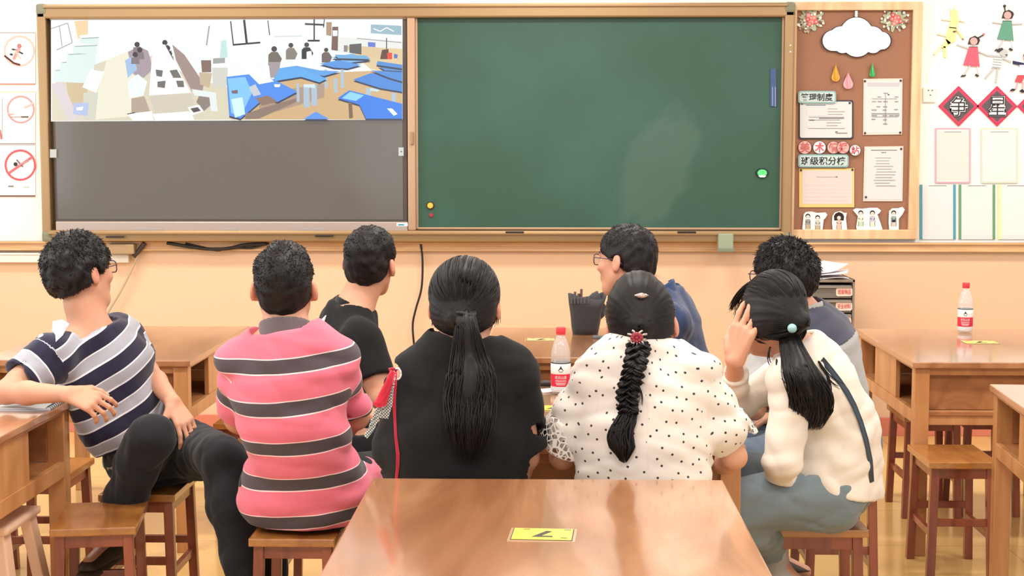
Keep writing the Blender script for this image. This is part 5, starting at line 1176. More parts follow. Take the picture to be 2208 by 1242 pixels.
    def shoe(s, an, td, m, msole, hgt=0, pitch=0):
        an = np.asarray(an); td = nrm(td); S = SDF(.005); b = an-V3(0, 0, .075)
        S.cone(b-td*.035+V3(0, 0, .012), b+td*.13-V3(0, 0, .004), .040, .034, k=.03, n=V3(0, 0, 1), flat=1.0); S.cone(b+V3(0, 0, .01), an+V3(0, 0, .005), .042, .040, k=.03)
        S.plane(b-V3(0, 0, .026), V3(0, 0, -1)); o = s.part('shoe', S, m)
        Q = SDF(.005); Q.cone(b-td*.037-V3(0, 0, .02), b+td*.135-V3(0, 0, .02), .044, .039, k=.01, n=V3(0, 0, 1), flat=2.8); s.part('sole', Q, msole, par=o); return o

def torso_uv(p, scale=1):
    """stripe / print coordinates: v runs down the spine, u around the body"""
    ax = nrm(np.asarray(p.nk)-p.pel); rt = nrm(np.cross(p.F, ax)); fw = np.cross(ax, rt)
    def f(vs):
        d = vs-p.nk; v = -(d@ax); u = np.arctan2(d@rt, d@fw)*.15; return u, v
    return f
def seg_t(vs, a, b):
    a, b = np.asarray(a), np.asarray(b); ab = b-a; L = np.linalg.norm(ab); t = (vs-a)@ab/L; q = np.linalg.norm(vs-a-np.clip(t, 0, L)[:, None]*ab/L, axis=1); return t, q

from mathutils.bvhtree import BVHTree
def on(objs, pts, off=.012):
    """points lying off metres in front of the given meshes (as seen from the camera side), else keep the default depth"""
    res = []; trees = []
    for o in objs:
        me = o.data; trees.append((BVHTree.FromPolygons([v.co for v in me.vertices], [p.vertices for p in me.polygons]), Vector(o.matrix_world.translation) if o.parent is None else Vector(o.parent.location)))
    for q in pts:
        px, py, dY = q[0], q[1], q[2]; d = (_R @ Vector(((px-1104)/F, -(py-621)/F, -1))).normalized(); best = None
        for t, org in trees:
            h = t.ray_cast(Vector((0, 0, CAMZ))-org, d)
            if h[0] is not None and (best is None or h[3] < best): best = h[3]
        o_ = off if len(q) < 4 else q[3]
        if best is None: res.append(W(px, py, dY))
        else: p = Vector((0, 0, CAMZ))+d*(best-o_); res.append(np.array(p))
    return res
# ---------------------------------------------------------------- clothes
def shirt(p, m, g=.016, sl=.72, slr=(.064, .060), hem=None, folds=.004, seed=1, long=False, name='shirt', neckR=None, vmin=None, sk=.035, ffreq=14, ncut=.010, extra=None, flare=None, h=.006, hemk=None, lap=None):
    S = SDF(h); p.torso(S, g); info = []
    for sd, sh, el, wr in (('L', p.shL, p.elL, p.wrL), ('R', p.shR, p.elR, p.wrR)):
        sh, el, wr = map(np.asarray, (sh, el, wr)); e = lerp(sh, el, sl if not isinstance(sl, dict) else sl[sd]); r0, r1 = slr
        S.cone(sh, e if not long else el, r0, r1, k=sk); info.append((sh, e if not long else el, max(r0, r1)))
        if long: e2 = lerp(el, wr, long if not isinstance(long, dict) else long[sd]); S.cone(el, e2, r1, r1*.72, k=.02); ce, cd, cr = e2, nrm(wr-el), r1*.72
        else: ce, cd, cr = e, nrm(el-sh), r1
        S.cut(ce, cd, cr+.02, L=.085); S.cone(ce-cd*.018, ce+cd*.06, cr-.013, cr-.010, k=.004, op='s')
    if extra: extra(S)
    up = nrm(p.nk-p.chest+V3(0, 0, .03)); R = neckR or p.neck_r+.013
    S.cut(p.nk+up*ncut, up, .10, L=.12, k=.01); S.cut(p.nk-up*.02, up, R, L=.1, k=.01)
    if hem is not None: S.plane(hem[0], hem[1], k=.004)
    f1 = noise_fn(seed, ffreq*3.6, folds*.9, (1, 1, 1.5), ridged=True, n=4); f2 = noise_fn(seed+3, ffreq*1.4, folds*1.3, n=4); S.disp(lambda P: f1(P)+f2(P))
    uv = torso_uv(p)
    def at(vs):
        u, v = uv(vs); u, v = u.copy(), v.copy()
        for sh, e, r in info:
            t, q = seg_t(vs, sh, e); out = nrm(sh-p.nk); L = np.linalg.norm(e-sh)
            side = (vs-sh)@out; m_ = (q < r+.03) & (t > .012) & (side > -.035-.0*t) & (q < np.abs((vs-lerp(p.chest, p.pel, .2))@nrm(out))*1.0)
            v = np.where(m_, t+uv(sh[None])[1][0], v); ad = nrm(e-sh); b1 = nrm(out-ad*(out@ad)); u = np.where(m_, .5+np.arctan2((vs-sh)@np.cross(ad, b1), (vs-sh)@b1)*.068, u)
        if vmin: v = np.where(v < vmin, vmin+.004, v)
        return {'v': v, 'pat': np.stack([u, v, 0*u], 1)}
    return p.part(name, S, m, at)
def collar(p, m, r=None, h=.04, name='collar', tilt=0, open_=None):
    up = nrm(p.nk-p.chest+V3(0, 0, .06)); up = nrm(up+p.F*tilt); r = r or p.neck_r+.016; S = SDF(.004); a = p.nk-up*.006
    S.cone(a-up*.02, a+up*(h+.03), r+.010, r+.002, k=.01); S.cone(a-up*.06, a+up*(h+.08), r+.003, r-.005, k=.003, op='s'); S.plane(a+up*h, up+p.F*.35, k=.004); S.plane(a-up*.012, -up, k=.004)
    return p.part(name, S, m)
def trousers(p, m, g=.012, top=None, low=.97, seed=4, folds=.004, name='trousers', label=None):
    S = SDF(.006); b = p.bulk; S.cone(p.pel, lerp(p.pel, p.mid, .8), .124*b, .112*b, k=.04, n=p.F, flat=1.32); S.cone(p.hipL, p.hipR, .098*b+g*.3, .098*b+g*.3, k=.04)
    p.legs(S, g, low)
    for kn, an in ((p.knL, p.anL), (p.knR, p.anR)): d = nrm(np.asarray(an)-kn); S.cut(lerp(kn, an, low), d, .075, L=.08)
    S.cut(p.mid if top is None else top, nrm(p.nk-p.pel), .21, L=.3); f1 = noise_fn(seed, 62, folds*.9, (1, 1, 1.3), ridged=True, n=4); f2 = noise_fn(seed+1, 24, folds*1.2, n=3); S.disp(lambda P: f1(P)+f2(P))
    o = p.part(name, S, m)
    if label: o['label'] = label
    return o
def X(x, y, z): return V3(x, y, z)
M_trk = cloth('charcoal', C(34, 35, 40), rough=.9, sheen=.1, var=.1); M_blackcloth = cloth('black', C(21, 21, 23), sheen=.05)
M_jean = cloth('pale_denim', C(116, 130, 138), bump=.5, bscale=600, var=.12); M_jean2 = cloth('blue_denim', C(96, 114, 134), bump=.5, bscale=600, var=.12)
M_shoe = mat('brown_shoe', C(58, 48, 38), rough=.5); M_sole = mat('dark_sole', C(72, 62, 46), rough=.7); M_shoeg = mat('grey_shoe', C(176, 172, 166), rough=.7, bump=.3); M_solew = mat('white_sole', C(222, 216, 206), rough=.6)
HD = dict(d=(0, 1, -.1), pn=(0, 0, -1), curl=.3)
def hd(d, pn, curl=.35, side=1, sc=1.0, spread=.12): return dict(d=d, pn=pn, curl=curl, side=side, sc=sc, spread=spread)

# ================================================================ 1 striped man, far left
pel = X(-1.315, 5.06, .545)
p0 = Person(pel=pel, nk=W(198, 718, 4.93), mid=W(262, 900, 4.98)+V3(-.0, 0, 0), fwd=(.75, -.66, 0), head=W(176, 590, 4.95), look=(37, 4, -4), bulk=1.0, arm=.92, hs=1.02, h=.0048,
    shR=W(112, 768, 4.78), elR=W(12, 846, 4.66), wrR=W(150, 850, 4.55), shL=W(252, 722, 5.08), elL=W(318, 800, 5.1), wrL=W(372, 866, 4.93),
    hipR=pel+V3(-.06, -.06, 0), hipL=pel+V3(.06, .06, .0), knR=W(325, 945, 4.74), anR=W(238, 1140, 4.86), knL=W(478, 985, 4.72), anL=W(545, 1330, 4.62),
    toeR=(-.25, -.9, -.15), toeL=(.6, -.75, 0), hdR=hd((.9, -.25, -.22), (-.1, .75, -.65), .55, 1), hdL=hd((.5, -.35, -.65), (-.1, .2, -1), .3, -1))
p0.body('person in navy and grey striped T-shirt at far left, elbow resting on the table')
NV, GY, WH = C(38, 36, 60), C(168, 170, 182), C(226, 228, 238)
M_str = band_mat('striped_knit', [(0, NV), (.50, WH), (.55, GY), (.93, WH)], .090, offs=.01)
sh0 = shirt(p0, M_str, g=.016, sl=.62, slr=(.062, .064), hem=(W(300, 935, 4.95), nrm(p0.pel-p0.nk)), folds=.0045, seed=11, ffreq=15, neckR=.068, h=.0055)
collar(p0, cloth('navy', NV), r=.064, h=.016)
M_lace0 = cloth('white_patch', C(226, 232, 246))
def patch(p, o, poly, m, name, off=.003):
    """thin printed patch lying on a garment"""
    P_ = on([o], [(a, b, 4.8, off) for a, b in poly]); bm = bmesh.new(); v = [bm.verts.new(Vector(q-p.org)) for q in P_]; f = bm.faces.new(v)
    bmesh.ops.triangulate(bm, faces=[f]); bmesh.ops.solidify(bm, geom=bm.faces[:], thickness=.003); me = bpy.data.meshes.new(name); bm.to_mesh(me); bm.free(); return link(name, me, m, p.root)
patch(p0, sh0, [(114, 712), (116, 694), (134, 690), (150, 698), (140, 712), (134, 724), (120, 738), (121, 724)], M_lace0, 'shoulder_print')
trousers(p0, M_trk, g=.012, top=lerp(p0.pel, p0.mid, .62), low=.95, seed=7, folds=.0045)
# belt around the waist
ax = nrm(p0.mid-p0.pel); c = lerp(p0.pel, p0.mid, .60); rt = nrm(np.cross(p0.F, ax)); fw = np.cross(ax, rt)
mb = MB(); mb.tube([Vector(c+rt*.150*math.cos(a)+fw*.124*math.sin(a)-p0.org) for a in [2*math.pi*k/36 for k in range(37)]], .0125, 8); o = mb.build('belt', mat('belt_grey', C(150, 142, 124), rough=.6), p0.root)
p0.shoe(p0.anR, p0.toeR, M_shoe, M_sole); p0.shoe(p0.anL, p0.toeL, M_shoe, M_sole)
p0.cap(th=.015, full=.012, top=.010, seed=3, strands=5200, L=(.016, .030), lift=.3, tex=.003, nape=-.088, slope=.62, z0=-.012); p0.glasses(C(66, 50, 74))

# ================================================================ 2 pink polo
pel = X(-.735, 4.48, .55)
p1 = Person(pel=pel, nk=W(617, 722, 4.42), mid=W(640, 935, 4.40), fwd=(0.03, 1, 0), head=W(614, 622, 4.46), look=(-1, 6, 0), bulk=1.08, arm=1.0, hs=1.03,
    shL=W(519, 777, 4.43), shR=W(721, 776, 4.43), elL=W(513, 905, 4.55), elR=W(768, 898, 4.56), wrL=W(600, 960, 4.72), wrR=W(700, 950, 4.74),
    hipL=pel+V3(-.075, 0, 0), hipR=pel+V3(.075, 0, 0), knL=X(-.92, 4.9, .53), knR=X(-.52, 4.86, .53), anL=X(-.92, 4.86, .1), anR=X(-.5, 4.88, .1), toeL=(0, 1, 0), toeR=(0, 1, 0),
    hdL=hd((1, .1, 0), (0, .2, -1), .4, -1), hdR=hd((-1, .1, 0), (0, .2, -1), .4, 1))
p1.body('person in a pink polo shirt with dark grey stripes, back turned')
PKc, DG, WS = C(228, 116, 138), C(80, 70, 76), C(250, 214, 218)
M_pink = band_mat('pink_stripe_knit', [(0, PKc), (.62, WS), (.645, DG), (.965, WS)], .1165, offs=.032)
shirt(p1, M_pink, g=.020, sl=.84, slr=(.055, .060), hem=(X(-.74, 4.48, .462), V3(0, 0.05, -1)), folds=.0046, vmin=.022, seed=21, ffreq=12, extra=lambda S: (S.cone(pel+V3(-.025, 0, -.03), pel+V3(.025, -.01, -.03), .135, .135, k=.05, n=V3(0, 1, 0), flat=1.1), S.cone(pel+V3(.06, .04, 0), lerp(p1.hipR, p1.knR, .35), .10, .09, k=.05)))
collar(p1, cloth('polo_grey', C(106, 96, 102)), h=.042, r=.072)
trousers(p1, M_trk, top=lerp(p1.pel, p1.mid, .5), seed=17)
p1.shoe(p1.anL, p1.toeL, M_shoe, M_sole); p1.shoe(p1.anR, p1.toeR, M_shoe, M_sole)
p1.cap(th=.009, top=.010, side_thin=.003, seed=8, strands=5200, L=(.007, .016), lift=.7, wild=.1, nape=-.093, slope=.62, z0=-.016)

# ================================================================ 3 black T-shirt
pel = X(-.77, 5.22, .55)
p2 = Person(pel=pel, nk=W(762, 668, 5.2), mid=W(716, 850, 5.2), fwd=(.93, .36, 0), head=W(799, 568, 5.24), look=(15, 5, 5), bulk=1.0, arm=1.0, hs=1.0,
    shR=W(778, 735, 5.02), shL=W(735, 700, 5.34), elR=W(824, 858, 4.95), elL=W(830, 820, 5.5), wrR=W(975, 852, 5.0), wrL=W(985, 835, 5.22),
    hipR=pel+V3(.03, -.08, 0), hipL=pel+V3(-.03, .08, 0), knR=X(-.38, 5.06, .55), knL=X(-.40, 5.36, .55), anR=X(-.42, 5.0, .1), anL=X(-.42, 5.4, .1), toeR=(1, .2, 0), toeL=(1, .2, 0),
    hdR=hd((1, .1, 0), (0, 0, -1), .35, -1), hdL=hd((1, -.1, 0), (0, 0, -1), .35, 1))
p2.body('short-haired person in a black T-shirt behind the one in pink polo')
sh2 = shirt(p2, M_blackcloth, g=.015, sl=.66, slr=(.066, .064), hem=(X(-.77, 5.2, .59), V3(0, 0, -1)), folds=.004, seed=31)
patch(p2, sh2, [(690, 705), (694, 690), (704, 680), (700, 692), (692, 712), (688, 722)], M_whc, 'white_print')
collar(p2, cloth('black_rib', C(24, 24, 26)), h=.028, r=.062)
trousers(p2, M_trk, top=lerp(p2.pel, p2.mid, .5), seed=27); p2.shoe(p2.anL, p2.toeL, M_shoe, M_sole); p2.shoe(p2.anR, p2.toeR, M_shoe, M_sole)
p2.cap(th=.010, top=.008, side_thin=.002, seed=12, strands=5200, wild=.1, L=(.008, .016), lift=.5, nape=-.09, slope=.6, z0=-.016)

# ================================================================ 4 woman in black
pel = X(-.245, 3.93, .55)
p3 = Person(pel=pel, nk=W(1000, 758, 3.92), mid=W(985, 945, 3.9), fwd=(0, 1, 0), head=W(1003, 662, 3.96), look=(4, 0, 0), bulk=.94, arm=.86, hs=.98, neck_r=.043,
    shL=W(892, 813, 3.93), shR=W(1102, 814, 3.93), elL=W(866, 985, 3.97), elR=W(1134, 985, 3.96), wrL=W(880, 1010, 4.2), wrR=W(1085, 1075, 4.03),
    hipL=pel+V3(-.075, 0, 0), hipR=pel+V3(.075, 0, 0), knL=X(-.37, 4.33, .53), knR=X(-.12, 4.33, .53), anL=X(-.37, 4.33, .1), anR=X(-.12, 4.33, .1), toeL=(0, 1, 0), toeR=(0, 1, 0),
    hdL=hd((.25, 1, -.2), (0, 0, -1), .4, -1, .92), hdR=hd((-.6, .6, -.2), (0, 0, -1), .4, 1, .92))
p3.body('person with long straight ponytail in a loose black top, back turned')
def ex(S):
    S.cone(pel+V3(0, 0, .05), p3.mid, .17, .158, k=.05, n=V3(0, 1, 0), flat=1.25)
    S.ell(W(858, 798, 3.93), V3(.036, .07, .030), None, k=.006, op='s')
sh3 = shirt(p3, M_blackcloth, g=.022, sl=.86, slr=(.055, .074), hem=(X(-.24, 3.93, .52), V3(0, 0, -1)), folds=.005, seed=41, ffreq=11, neckR=.054, ncut=.035, extra=ex)
trousers(p3, M_trk, top=lerp(p3.pel, p3.mid, .5), seed=37); p3.shoe(p3.anL, p3.toeL, M_shoe, M_sole); p3.shoe(p3.anR, p3.toeR, M_shoe, M_sole)
p3.longcap((0, -.115, -.022), th=.016, seed=5, nape=-.075, slope=.75, z0=-.0, n=700)
a = [W(1004, 672, 3.835), W(1006, 706, 3.80)]+on([sh3], [(1012, 765, 3.785, .03), (1016, 810, 3.765, .035), (1012, 860, 3.77, .03), (1010, 920, 3.78, .025), (1010, 995, 3.79, .012)])
p3.ponytail(a, [.018, .026, .042, .058, .062, .056, .030], n=900, seed=6, flat=.45, rad=.0016)
mb = MB(); c = W(1004, 676, 3.835)-p3.org; mb.tube([Vector(c+V3(.024*math.cos(t), .018*math.sin(t), .004*math.sin(t*2))) for t in [2*math.pi*k/20 for k in range(21)]], .005, 8); mb.build('hair_tie', mat('tie_black', C(20, 18, 20), rough=.6), p3.root)
def wisps(p, segs, seed=1, n=10, rad=.0014):
    r = np.random.RandomState(seed); ln = []
    for a, b, c in segs:
        for i in range(n):
            j = r.normal(size=3)*.004; ln.append([lerp(lerp(a, b, t), lerp(b, c, t), t)+j*(.3+t) for t in np.linspace(0, 1, 8)])
    v, f = tubes(ln, np.tile(np.linspace(rad, rad*.3, 8), (len(ln), 1)), 4); return to_obj('loose_hair', v, f, M_hair, p.root, p.org)
wisps(p3, [(W(945, 610, 3.98), W(931, 640, 4.0), W(938, 690, 4.0)), (W(940, 615, 3.96), W(936, 655, 3.97), W(945, 700, 3.97)), (W(1066, 620, 3.98), W(1074, 660, 3.99), W(1068, 700, 3.99))], 2, 12)
# ribbons at the cut-out left shoulder
M_rib = cloth('red_ribbon', C(226, 62, 86), rough=.6, sheen=.1, bump=.1); M_cord = cloth('dark_red_cord', C(176, 34, 62), rough=.6, bump=.1)
def checker():
    m = bpy.data.materials.new('checked_ribbon'); m.use_nodes = True; nt = m.node_tree; b = nt.nodes['Principled BSDF']; tc = nt.nodes.new('ShaderNodeTexCoord'); ck = nt.nodes.new('ShaderNodeTexChecker'); ck.inputs['Scale'].default_value = 260
    ck.inputs['Color1'].default_value = C(226, 226, 222); ck.inputs['Color2'].default_value = C(96, 100, 98); nt.links.new(tc.outputs['Object'], ck.inputs['Vector']); nt.links.new(ck.outputs[0], b.inputs['Base Color']); b.inputs['Roughness'].default_value = .7; return m
M_chk = checker()
def ribbon(pts, wd, m, name='ribbon', th=.0012):
    P_ = [np.asarray(q)-p3.org for q in pts]; bm = bmesh.new(); rows = []
    for i, q in enumerate(P_):
        t = nrm(P_[min(i+1, len(P_)-1)]-P_[max(i-1, 0)]); s_ = nrm(np.cross(t, V3(.15, 1, 0))); w_ = wd[i] if hasattr(wd, '__len__') else wd
        rows.append([bm.verts.new(q+s_*w_*u+V3(0, -.0025*math.sin(i*1.7)*abs(u), 0)) for u in (-.5, -.17, .17, .5)])
    for a, b in zip(rows, rows[1:]):
        for k in range(3): bm.faces.new((a[k], a[k+1], b[k+1], b[k])).smooth = True
    bmesh.ops.solidify(bm, geom=bm.faces[:], thickness=th); me = bpy.data.meshes.new(name); bm.to_mesh(me); bm.free(); return link(name, me, m, p3.root)
Yr = 3.85
def wl(L_, Y=Yr): return [W(a, b, Y-.04) for a, b in L_]
ribbon(wl([(848, 800), (838, 825), (826, 850), (812, 872)]), [.016, .018, .02, .014], M_rib); ribbon(wl([(806, 868), (816, 874), (828, 872), (834, 850), (842, 822), (848, 802)]), [.010, .013, .013, .014, .015, .013], M_rib)
ribbon(wl([(846, 806), (836, 835), (826, 865), (812, 895), (800, 925), (788, 943)], Yr+.012), [.014, .017, .017, .018, .016, .010], M_chk)
ribbon(wl([(848, 806), (842, 840), (838, 870), (830, 898), (818, 896)], Yr+.006), [.013, .017, .02, .02, .012], M_chk)
ribbon(on([sh3], [(852, 802, 3.83), (850, 830, 3.83), (849, 860, 3.83), (851, 900, 3.83), (853, 940, 3.83), (858, 980, 3.83), (857, 1010, 3.83), (853, 1045, 3.83)]), [.010, .014, .011, .007, .007, .009, .008, .007], M_rib)
mb = MB(); c = W(857, 806, Yr-.005)-p3.org; mb.tube([Vector(c+V3(.009*math.cos(t), 0, .014*math.sin(t))) for t in [2*math.pi*k/20 for k in range(21)]], .0024, 8); mb.build('white_ring', M_whc, p3.root)
mb = MB(); mb.tube([Vector(W(x, y, Yr-.005)-p3.org) for x, y in ((838, 797), (848, 795), (856, 800))], .004, 8); mb.build('ribbon_knot', M_cord, p3.root)

# ================================================================ 5 woman in dotted blouse
pel = X(.245, 3.93, .55)
p4 = Person(pel=pel, nk=W(1386, 768, 3.97), mid=W(1390, 950, 3.92), fwd=(0, 1, 0), head=W(1384, 708, 4.02), look=(6, -18, -7), bulk=1.0, arm=.82, hs=1.0, neck_r=.044,
    shL=W(1285, 818, 3.95), shR=W(1496, 814, 3.95), elL=W(1212, 985, 4.0), elR=W(1583, 985, 3.98), wrL=W(1262, 935, 4.32), wrR=W(1545, 1010, 4.22),
    hipL=pel+V3(-.075, 0, 0), hipR=pel+V3(.075, 0, 0), knL=X(.15, 4.33, .54), knR=X(.36, 4.33, .54), anL=X(.15, 4.35, .1), anR=X(.36, 4.35, .1), toeL=(0, 1, 0), toeR=(0, 1, 0),
    hdL=hd((.5, 1, -.05), (0, 0, -1), .35, -1, .92), hdR=hd((-.2, 1, .1), (0, 0, -1), .4, 1, .92))
p4.body('person with a braid in a white dotted blouse with lace sleeves')
def dots_mat(name, lace=False):
    m = bpy.data.materials.new(name); m.use_nodes = True; nt = m.node_tree; b = nt.nodes['Principled BSDF']; L = nt.links.new
    a = nt.nodes.new('ShaderNodeAttribute'); a.attribute_name = 'pat'; vo = nt.nodes.new('ShaderNodeTexVoronoi'); vo.voronoi_dimensions = '2D'; vo.inputs['Scale'].default_value = 31; vo.inputs['Randomness'].default_value = .55
    mp = nt.nodes.new('ShaderNodeMapping'); mp.inputs['Rotation'].default_value = (0, 0, .6); L(a.outputs['Vector'], mp.inputs['Vector']); L(mp.outputs[0], vo.inputs['Vector'])
    lt = nt.nodes.new('ShaderNodeMapRange'); lt.inputs[1].default_value = .085; lt.inputs[2].default_value = .11; lt.inputs[3].default_value = 1; lt.inputs[4].default_value = 0; L(vo.outputs['Distance'], lt.inputs[0])
    mx = nt.nodes.new('ShaderNodeMix'); mx.data_type = 'RGBA'; L(lt.outputs[0], mx.inputs[0]); mx.inputs[6].default_value = C(228, 220, 212); mx.inputs[7].default_value = C(50, 46, 56); L(mx.outputs[2], b.inputs['Base Color'])
    b.inputs['Roughness'].default_value = .8; b.inputs['Sheen Weight'].default_value = .2
    if lace:
        mx.inputs[7].default_value = C(225, 215, 205)
        v2 = nt.nodes.new('ShaderNodeTexVoronoi'); v2.feature = 'DISTANCE_TO_EDGE'; v2.inputs['Scale'].default_value = 62; tc = nt.nodes.new('ShaderNodeTexCoord'); L(tc.outputs['Object'], v2.inputs['Vector'])
        r = nt.nodes.new('ShaderNodeMapRange'); r.inputs[1].default_value = .10; r.inputs[2].default_value = .13; r.inputs[3].default_value = 1; r.inputs[4].default_value = 0; L(v2.outputs['Distance'], r.inputs[0]); L(r.outputs[0], b.inputs['Alpha'])
    return m
M_dot = dots_mat('dotted_blouse_cloth'); M_lace = dots_mat('lace_cloth', True)
def ex(S):
    S.cone(pel+V3(0, 0, .03), p4.mid, .168, .160, k=.06, n=V3(0, 1, 0), flat=1.4)
    for sh, el in ((p4.shL, p4.elL), (p4.shR, p4.elR)):
        S.cone(lerp(sh, el, .35), lerp(sh, el, .62), .064, .072, k=.014)
sh4 = shirt(p4, M_dot, g=.020, sl=.62, sk=.018, slr=(.052, .070), hem=(X(.24, 3.93, .60), V3(0, 0, -1)), folds=.0065, seed=53, ffreq=13, neckR=.050, ncut=.04, extra=ex)
for sh, el in ((p4.shL, p4.elL), (p4.shR, p4.elR)):
    S = SDF(.0045); sh, el = map(np.asarray, (sh, el)); d = nrm(el-sh); a, b = lerp(sh, el, .56), lerp(sh, el, .86); r0, r1 = .074, .084
    S.cone(a, b, r0, r1, k=.01); S.cut(b, d, .13, L=.12); S.cut(a, -d, .13, L=.12)
    S.cone(a-d*.03, b+d*.04, r0-.009, r1-.008, k=.002, op='s'); f_ = noise_fn(61, 34, .006, n=3); S.disp(f_)
    p4.part('lace_cuff', S, M_lace, lambda vs: {'pat': vs.copy()}, label='white openwork lace cuff')
# stand-up neckline gather
collar(p4, cloth('cream_edge', C(240, 230, 220)), r=.056, h=.012)
trousers(p4, M_trk, top=lerp(p4.pel, p4.mid, .5), seed=47); p4.shoe(p4.anL, p4.toeL, M_shoe, M_sole); p4.shoe(p4.anR, p4.toeR, M_shoe, M_sole)
def bump_(S): S.ell(p4.H(0, -.045, .115), V3(.045, .04, .026), p4.M, k=.02); S.ell(p4.H(0, -.07, .05), V3(.075, .06, .08), p4.M, k=.03)
p4.longcap((.0, -.118, -.018), th=.013, seed=15, nape=-.085, slope=.55, z0=-.012, n=700, extra=bump_)
# braid
pts = [W(1378, 742, 3.87)]+on([sh4], [(1371, 780, 3.84, .034), (1362, 815, 3.83, .032), (1352, 855, 3.82, .030), (1356, 888, 3.82, .026)])
def crv(A, x):
    A = np.asarray(A, float); k = len(A)-1; f = x*k; i = min(int(f), k-1); w_ = f-i; g = lambda j: A[min(max(j, 0), k)]; a0, a1, a2, a3 = g(i-1), g(i), g(i+1), g(i+2)
    return .5*((2*a1)+(-a0+a2)*w_+(2*a0-5*a1+4*a2-a3)*w_**2+(-a0+3*a1-3*a2+a3)*w_**3)
ln, ra = [], []; r = np.random.RandomState(9); N = 70
for st in range(3):
    for i in range(46):
        o1 = r.rand()*6.28; q = math.sqrt(r.rand())*.0125; row = []; rr_ = []
        for k in range(N):
            t = k/(N-1); ph = t*5.2*2*math.pi/1.5+st*2*math.pi/3; wv_ = .021*(1-.25*t)
            c = crv(pts, t)+V3(wv_*math.sin(ph), -.011*math.sin(2*ph)-.004, 0); row.append(c+V3(q*math.cos(o1+ph*.3), q*math.sin(o1+ph*.3)*.9, q*.4*math.sin(o1*2))); rr_.append(.0024)
        ln.append(row); ra.append(rr_)
v, f = tubes(ln, ra, 4); to_obj('braid', v, f, M_hair, p4.root, p4.org)
p4.ponytail(on([sh4], [(1356, 880, 3.82, .026), (1350, 905, 3.815, .026), (1338, 935, 3.81, .026), (1342, 965, 3.81, .022), (1346, 998, 3.81, .012)]), [.016, .025, .031, .028, .005], n=260, seed=21, name='braid_tail', flat=.6)
mb = MB(); c = on([sh4], [(1357, 883, 3.82, .026)])[0]-p4.org; mb.tube([Vector(c+V3(.02*math.cos(t), .016*math.sin(t), 0)) for t in [2*math.pi*k/16 for k in range(17)]], .004, 8); mb.build('hair_tie', MATS['tie_black'], p4.root)
wisps(p4, [tuple(on([sh4], [(1370, 820, 3.84, .02), (1388, 840, 3.82, .012), (1382, 868, 3.82, .008)]))], 4, 5); wisps(p4, [(W(1318, 650, 4.03), W(1308, 690, 4.05), W(1325, 742, 4.05))], 7, 26)
clip = bpy.data.objects.new('hair_clip', None); COL.objects.link(clip); clip.parent = p4.root
c = W(1373, 728, 3.862)-p4.org; mR = mat('ruby_bead', C(150, 48, 62), rough=.2); mS = mat('clip_silver', C(196, 176, 170), rough=.25, metal=.8)
for k in range(9):
    a = k*2*math.pi/8; rr_ = .010 if k < 8 else 0; bm = bmesh.new(); bmesh.ops.create_uvsphere(bm, u_segments=10, v_segments=8, radius=.0062)
    for f_ in bm.faces: f_.smooth = True
    me = bpy.data.meshes.new('bead'); bm.to_mesh(me); bm.free(); o = link('bead', me, mR, clip); o.location = c+V3(rr_*1.1*math.cos(a), -.004, rr_*.9*math.sin(a))
mb = MB()
for dx, dz in ((-.024, .008), (.026, .008), (-.022, -.006), (.024, -.004), (-.012, .016), (.014, .015)): mb.tube([Vector(c), Vector(c+V3(dx*.6, -.004, dz)), Vector(c+V3(dx, -.002, dz*1.2))], .003, 6)
for dx, L_ in ((-.008, .026), (0, .03), (.009, .034), (.015, .024)): mb.tube([Vector(c), Vector(c+V3(dx, -.008, -L_*.5)), Vector(c+V3(dx*1.3, -.006, -L_))], .0022, 6)
mb.build('clip_frame', mS, clip)
mb = MB(); c = W(1383, 637, 3.905)-p4.org; mb.tube([Vector(c+V3(dx, -.002-.004*(1-abs(dx)/.02), 0)) for dx in (-.018, -.008, 0, .008, .018)], [.002, .006, .008, .006, .002], 10); mb.build('small_hair_slide', mS, p4.root)
mb = MB(); mb.tube([Vector(p4.H(sx_*1.0, -.075+abs(sx_)*.3, .112-abs(sx_)*.25)-p4.org) for sx_ in np.linspace(-.06, .06, 13)], .0022, 6); mb.build('hair_band', MATS['tie_black'], p4.root)

# ================================================================ 6 navy shirt man
pel = X(.50, 5.58, .55)
p5 = Person(pel=pel, nk=W(1420, 640, 5.6), mid=W(1468, 800, 5.6), fwd=(-.96, .15, 0), head=W(1348, 566, 5.62), look=(-58, -2, 4), bulk=1.08, arm=1.0, hs=1.04,
    shL=W(1440, 700, 5.42), shR=W(1432, 672, 5.80), elL=W(1400, 830, 5.36), elR=W(1390, 800, 5.86), wrL=W(1320, 838, 5.22), wrR=W(1290, 790, 5.75),
    hipL=pel+V3(-.02, -.08, 0), hipR=pel+V3(-.02, .08, 0), knL=X(.08, 5.46, .55), knR=X(.08, 5.74, .55), anL=X(.08, 5.46, .1), anR=X(.06, 5.72, .1), toeL=(-1, 0, 0), toeR=(-1, 0, 0),
    hdL=hd((-1, -.2, -.05), (0, 0, -1), .3, 1), hdR=hd((-1, 0, -.1), (0, 0, -1), .3, -1))
p5.body('person in navy shirt and glasses, looking left, behind the dotted blouse')
M_navy = cloth('navy_blue', C(44, 60, 96)); shirt(p5, M_navy, g=.016, sl=.95, slr=(.066, .058), hem=(X(.5, 5.58, .59), V3(0, 0, -1)), folds=.005, seed=61, long=.7)
collar(p5, cloth('navy_collar', C(50, 72, 112)), h=.042, r=.066)
trousers(p5, M_trk, top=lerp(p5.pel, p5.mid, .5), seed=57); p5.shoe(p5.anL, p5.toeL, M_shoe, M_sole); p5.shoe(p5.anR, p5.toeR, M_shoe, M_sole)
